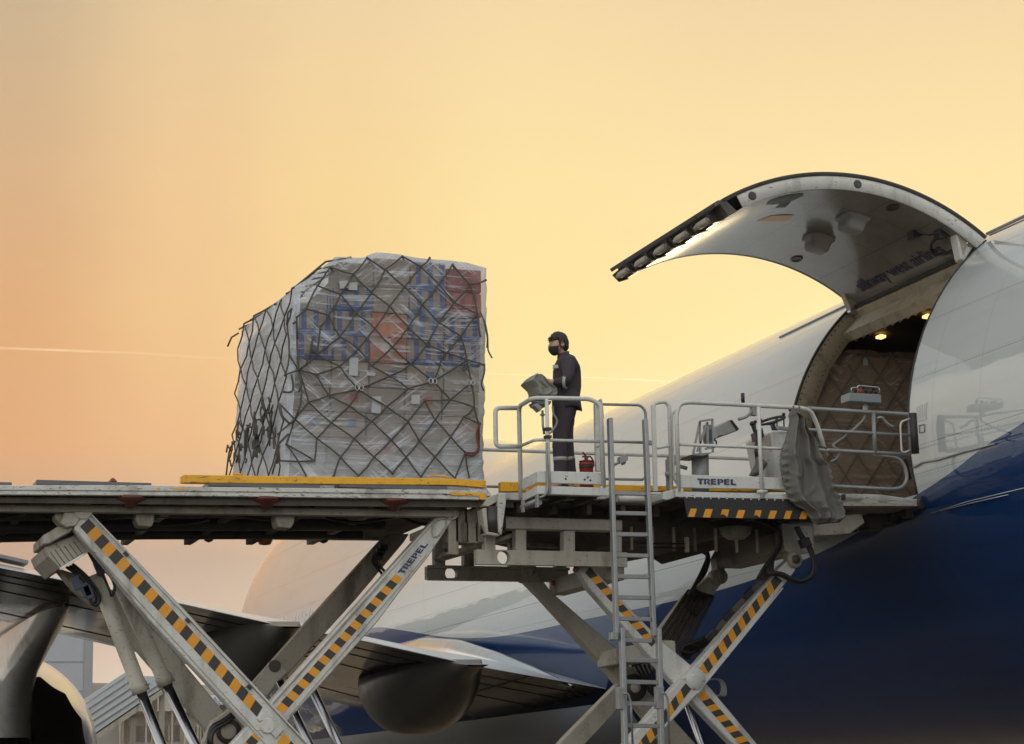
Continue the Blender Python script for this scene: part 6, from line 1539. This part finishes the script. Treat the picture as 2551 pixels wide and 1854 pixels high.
COVER = mat('grey_cover_cloth', (.14, .138, .122), .8, bump=.35, bscale=30, dirt=.35, dscale=4, dirt_col=(.07, .06, .05))
def cloth(name, outline, tf, y, thick, amp, m, seed=0, folds=(6, .04), res=34):
    """hanging fabric: filled outline, swelling in the middle, creased"""
    pts = [at(*tf(*p), y=y) for p in outline]
    xs = [p.x for p in pts]; zs = [p.z for p in pts]
    def span(z):
        X = []
        for i in range(len(pts)):
            a, c = pts[i], pts[(i+1) % len(pts)]
            if (a.z-z)*(c.z-z) <= 0 and abs(a.z-c.z) > 1e-9: X.append(a.x+(c.x-a.x)*(z-a.z)/(c.z-a.z))
        return (min(X), max(X)) if len(X) > 1 else None
    zl, zh = min(zs)+.004, max(zs)-.004; fr_, bk = [], []
    for i in range(res*2+1):
        z = zh+(zl-zh)*i/(res*2); sp = span(z)
        if not sp: continue
        f_, k_ = [], []
        for j in range(res+1):
            u = j/res; x = sp[0]+(sp[1]-sp[0])*u
            e = math.sin(math.pi*u)**.6*min(1, i/4, (res*2-i)/5)
            q = Vector((x*folds[0], seed, z*1.3)); w_ = noise.noise(q)*amp+noise.noise(Vector((x*9+z*3, seed+3, z*4)))*amp*.5+noise.noise(Vector((x*22-z*9, seed+5, z*13)))*amp*.22
            f_.append(Vector((x, y-(thick*.5+w_)*e, z))); k_.append(Vector((x, y+(thick*.5+w_*.4)*e, z)))
        fr_.append(f_); bk.append(k_)
    b = MB(); b.grid(fr_, True); b.grid(bk, True); bmesh.ops.remove_doubles(b.bm, verts=b.bm.verts, dist=.002)
    return b.out(name, m)
COVER2 = mat('pale_cover_cloth', (.25, .245, .21), .8, bump=.35, bscale=30, dirt=.3, dscale=5, dirt_col=(.09, .08, .065))

def drape(name, outline, tf, y, m, res=(70, 120), sc=1, body=0):
    """heavy cloth hung from a rail: folds gather at the top and fan out, small puckers along the elastic edge"""
    pts = [at(*tf(*p), y=y) for p in outline]
    zs = [p.z for p in pts]; zl, zh = min(zs)+.003, max(zs)-.003; F0, B0 = [], []
    for i in range(res[1]+1):
        z = zh+(zl-zh)*i/res[1]; X = []
        for k in range(len(pts)):
            a, c = pts[k], pts[(k+1) % len(pts)]
            if (a.z-z)*(c.z-z) <= 0 and abs(a.z-c.z) > 1e-9: X.append(a.x+(c.x-a.x)*(z-a.z)/(c.z-a.z))
        if len(X) < 2: continue
        x0_, x1_ = min(X), max(X); v = i/res[1]; f_, k_ = [], []
        for j in range(res[0]+1):
            u = j/res[0]; x = x0_+(x1_-x0_)*u
            e = min(1, math.sin(math.pi*u)*2.6)**.6*min(1, i/5, (res[1]-i)/6)
            wv = noise.noise(Vector((u*1.5, v*2.2, 3)))*.9
            ph = u*4.3+wv+v*.5
            fold = (.5+.5*math.cos(2*math.pi*ph*.75))**1.4*.095+.018*(.5+.5*math.cos(2*math.pi*(ph*1.7+v*1.2+.3)))**2
            dg = (1-abs(math.sin(math.pi*(v*3.4+u*1.9+noise.noise(Vector((u*2.5, v*2.5, 9)))*1.3))))**4*.020*min(1, v*2.2)
            edge = max(0, 1-min(u, 1-u)/.16)*min(1, v*3)
            pk = edge*.030*math.sin(v*95+noise.noise(Vector((u*4, v*9, 2)))*3)
            sm = noise.noise(Vector((x*11, 4, z*9)))*.008
            d_ = (.05+body)*e+(fold+dg+sm)*e*sc+pk*sc*min(1, e*2)
            f_.append(Vector((x+pk*.25, y-d_, z))); k_.append(Vector((x, y+(.05+body)*e+fold*.3*e*sc, z)))
        F0.append(f_); B0.append(k_)
    b = MB(); b.grid(F0, True); b.grid(B0, True); bmesh.ops.remove_doubles(b.bm, verts=b.bm.verts, dist=.0015)
    return b.out(name, m)
TARP_OUT = [(1108, -20), (1120, 10), (1165, 30), (1172, 80), (1215, 130), (1240, 180), (1262, 235), (1305, 268), (1312, 320), (1322, 380), (1345, 420), (1362, 465), (1369, 520), (1350, 545), (1300, 548), (1235, 556), (1205, 530), (1188, 495), (1150, 470), (1105, 440), (1080, 395), (1062, 330), (1050, 255), (1056, 190), (1078, 130), (1098, 60)]
tarp = drape('hanging_tarp', TARP_OUT, tB, YO-.08, COVER)
tag(tarp, 'crumpled grey tarpaulin cover hanging over the white handrail near the cargo door', 'tarpaulin')
b = MB(); b.tube(on(YO-.03, tA, [(1118, 1262), (1124, 1290), (1140, 1310)]), .012, 6); b.tube(on(YO-.03, tA, [(1150, 1265), (1140, 1290), (1128, 1315)]), .012, 6); b.tube(on(YO-.06, tA, [(1240, 1455), (1265, 1468), (1285, 1475)]), .012, 6); b.out('tie_cord', COVER, tarp)
c1 = drape('console_cover', [(403, 510), (440, 475), (478, 450), (505, 442), (540, 470), (600, 528), (657, 578), (664, 608), (650, 630), (560, 650), (500, 640), (478, 612), (455, 560)], tM, YO+.25, COVER2, (44, 64), .35, .12)
tag(c1, 'grey fabric cover drawn over the control console in front of the worker', 'cover')
flp = cloth('console_flap', [(935, 1515), (960, 1520), (992, 1550), (960, 1600), (930, 1616), (895, 1612), (925, 1560)], tA, YO+.35, .08, .03, COVER, 4, (6, .04), 14)
tag(flp, 'small loose grey cloth flap below the steering console levers', 'cloth')

# ================================================================ background
cl_mat = mat('metal_cladding', (.30, .33, .37), .5)
YH = 150.
def bpt(x, y, Y=YH): return at(x*.2876, 1380+y*.2876, y=Y)
hangar = thing('hangar', 'tall grey blue metal clad hangar behind the jet engine', 'building', (bpt(300, 1000).x, YH+20, 0))
p0, p1 = bpt(-900, 880), bpt(792, 880)
b = MB(); b.box((p0.x, YH, 0), (p1.x, YH+45, p1.z+3.2)); b.out('wall', cl_mat, hangar)
b = MB()
for k in range(12):
    z = 1+k*2.0
    if z < p1.z+3: b.box((p0.x, YH-.06, z), (p1.x-.02, YH-.01, z+.08))
b.box((p1.x-.5, YH-.08, 0), (p1.x+.1, YH-.01, p1.z+3.2)); b.out('cladding_joint', mat('joint_grey', (.22, .24, .27), .5), hangar)
b = MB(); b.box((p0.x, YH-.3, p1.z+3.2), (p1.x+.2, YH+45, p1.z+3.6)); b.out('roof', cl_mat, hangar)
YT = 170.
term = thing('terminal_building', 'low pale terminal building with dark windows beyond the stairs', 'building', (at(200, 1800, y=YT).x, YT+8, 0))
tm = mat('terminal_wall', (.36, .34, .31), .7, dirt=.3, dscale=.3)
q0, q1 = at(228, 1700, y=YT), at(640, 1700, y=YT)
b = MB(); b.box((q0.x, YT, 0), (q1.x+20, YT+16, q0.z-.2)); b.box((q0.x, YT+1, q0.z-.2), (q0.x+1.4, YT+14, q0.z+.0)); b.out('wall', tm, term)
for (xa, ya, xb, yb) in ((1055, 1490, 1560, 1620), (1650, 1500, 1790, 1620)):
    a_, c_ = bpt(xa, ya, YT), bpt(xb, yb, YT); b = MB(); b.box((a_.x, YT-.15, c_.z), (c_.x, YT-.02, a_.z)); wdw = b.out('window', mat('dark_glass', (.05, .04, .03), .15), term)
    b = MB(); n = 5
    for k in range(n+1): x = a_.x+(c_.x-a_.x)*k/n; b.box((x-.05, YT-.2, c_.z), (x+.05, YT-.14, a_.z))
    b.out('mullion', MT['cream'], wdw)
b = MB()
for k in range(14): x = bpt(1000, 1400, YT).x+k*1.0; b.box((x, YT-2.0, 0), (x+.12, YT-1.9, bpt(1000, 1370, YT).z))
b.box((bpt(950, 1360, YT).x, YT-2.2, bpt(1000, 1375, YT).z), (bpt(2000, 1360, YT).x, YT-.1, bpt(1000, 1362, YT).z)); b.out('canopy', MT['cream'], term)
YS2 = 95.
sgn = thing('sign_board', 'white rooftop sign board with grey lettering behind the scissor arms', 'sign', bpt(1910, 1290, YS2))
q = [bpt(1815, 1225, YS2), bpt(1990, 1225, YS2), bpt(2005, 1330, YS2), bpt(1900, 1335, YS2)]
b = MB(); b.prism(q, .2); b.out('board', mat('sign_white', (.62, .64, .66), .4), sgn)
b = MB(); b.bar(bpt(1900, 1338, YS2), bpt(2010, 1335, YS2), .3, .25); b.bar(bpt(1950, 1338, YS2), bpt(1950, 1338, YS2)*1 - Vector((0, 0, bpt(1950, 1338, YS2).z)), .3, .3, Vector((1, 0, 0))); b.out('sign_post', MT['black'], sgn)
t0, t1 = bpt(1835, 1285, YS2-.03), bpt(1975, 1285, YS2-.03)
map_text('ASG', lambda u, v, w: Vector((t0.x+(t1.x-t0.x)*u, YS2-.04, t0.z+v*.85*(t1.x-t0.x)/w)), 'sign_lettering', mat('sign_grey', (.25, .28, .36), .5), sgn, .01)
t2, t3 = bpt(1868, 1308, YS2-.03), bpt(1965, 1308, YS2-.03)
map_text('AIRLINE', lambda u, v, w: Vector((t2.x+(t3.x-t2.x)*u, YS2-.04, t2.z+v*.9*(t3.x-t2.x)/w)), 'sign_lettering', MT['grey_box'], sgn, .01)
YSR = 70.
sp = lambda x, y, Y=YSR: bpt(x, y, Y)
stairs = thing('passenger_stairs', 'white covered passenger stairs sloping up behind the jet engine', 'airstairs', Vector((sp(800, 1500).x, YSR+1.3, 0)))
wm = mat('stairs_white', (.55, .57, .58), .4)
b = MB(); b.prism([sp(600, 1390), sp(1090, 1060), sp(1400, 1060), sp(1500, 1100), sp(1400, 1160), sp(740, 1610), sp(600, 1700)], 2.2); b.out('side_panel', wm, stairs)
b = MB()
for k in range(1, 5):
    u = k/5; a_, c_ = sp(600, 1390).lerp(sp(740, 1610), u), sp(1090, 1060).lerp(sp(1430, 1160), u); b.bar(a_+Vector((0, -.02, 0)), c_+Vector((0, -.02, 0)), .03, .05)
b.out('panel_joint', MT['rail_grey'], stairs)
b = MB(); b.bar(sp(600, 1362), sp(1090, 1042), .12, .10)
for k in range(6): u = k/5; P = sp(600, 1362).lerp(sp(1090, 1042), u); b.bar(P, P-Vector((0, 0, .45)), .06, .06, Vector((1, 0, 0)))
b.out('top_rail', wm, stairs)
b = MB(); b.prism([sp(740, 1625), sp(1400, 1175), sp(1410, 1215), sp(740, 1680)], 2.0); b.out('stair_stringer', MT['cream'], stairs)
b = MB()
for x in (1170, 1420): P = sp(x, 1300); b.box((P.x-.08, YSR+.3, 0), (P.x+.08, YSR+.5, P.z+.8)); b.box((P.x-.08, YSR+1.7, 0), (P.x+.08, YSR+1.9, P.z+.8))
b.box((sp(560, 1600).x, YSR+.2, .3), (sp(1500, 1600).x, YSR+2, .7)); b.out('support_frame', MT['cream'], stairs)
b = MB()
for x in (700, 1300):
    for yy in (YSR+.1, YSR+2.0): b.cyl((sp(x, 1600).x, yy, .32), (sp(x, 1600).x, yy+.2, .32), .32, 20)
b.out('wheel', MT['rubber'], stairs)

# thin contrail
m = bpy.data.materials.new('contrail_vapour'); m.use_nodes = True; t = NT(m.node_tree); t.n.clear()
co = t.node('ShaderNodeNewGeometry').outputs['Position']
em = t.node('ShaderNodeEmission'); em.inputs[0].default_value = lin(255, 244, 200); em.inputs[1].default_value = 1.0
df = t.node('ShaderNodeBsdfTranslucent'); df.inputs[0].default_value = (.9, .88, .8, 1)
d2 = t.node('ShaderNodeBsdfDiffuse'); d2.inputs[0].default_value = (.9, .88, .8, 1)
a1_ = t.node('ShaderNodeAddShader'); t.l.new(df.outputs[0], a1_.inputs[0]); t.l.new(d2.outputs[0], a1_.inputs[1])
tr = t.node('ShaderNodeBsdfTransparent'); mx = t.node('ShaderNodeMixShader')
lw = t.node('ShaderNodeLayerWeight'); lw.inputs[0].default_value = .5
fac = t.m('MULTIPLY', t.m('POWER', t.m('SUBTRACT', 1, lw.outputs['Facing']), 1.6), t.ss(t.noise(co, .004, 4), .25, .75)); fac = t.m('MULTIPLY', fac, .11)
t.put(mx.inputs[0], fac); t.l.new(tr.outputs[0], mx.inputs[1]); t.l.new(a1_.outputs[0], mx.inputs[2])
o = t.node('ShaderNodeOutputMaterial'); t.l.new(mx.outputs[0], o.inputs[0])
YK = 4000.
P = [at(x*1.1248, y*1.1248, y=YK) for x, y in ((-300, 764), (0, 771), (300, 782), (520, 796), (1090, 828), (1300, 836), (1560, 848), (1800, 862))]
b = MB(); b.tube(P, 3.2, 12, caps=False, radii=[3, 3.4, 3, 2.4, 1.8, 1.8, 2.2, 2.0]); ct = b.out('contrail', m)
tag(ct, 'thin pale contrail drawn across the orange sky', 'contrail')
# thin warm haze in the air round the apron
hz = MB(); hz.box((-420, -420, -1), (420, 480, 31)); hz = hz.out('haze', [], None); hz['kind'] = 'stuff'
m = bpy.data.materials.new('evening_haze'); m.use_nodes = True; t = NT(m.node_tree); t.n.clear()
v = t.node('ShaderNodeVolumePrincipled'); v.inputs['Color'].default_value = (.95, .84, .72, 1); v.inputs['Density'].default_value = .0002; v.inputs['Anisotropy'].default_value = .55
o = t.node('ShaderNodeOutputMaterial'); t.l.new(v.outputs[0], o.inputs['Volume']); hz.data.materials.append(m)
scene.cycles.volume_bounces = 1
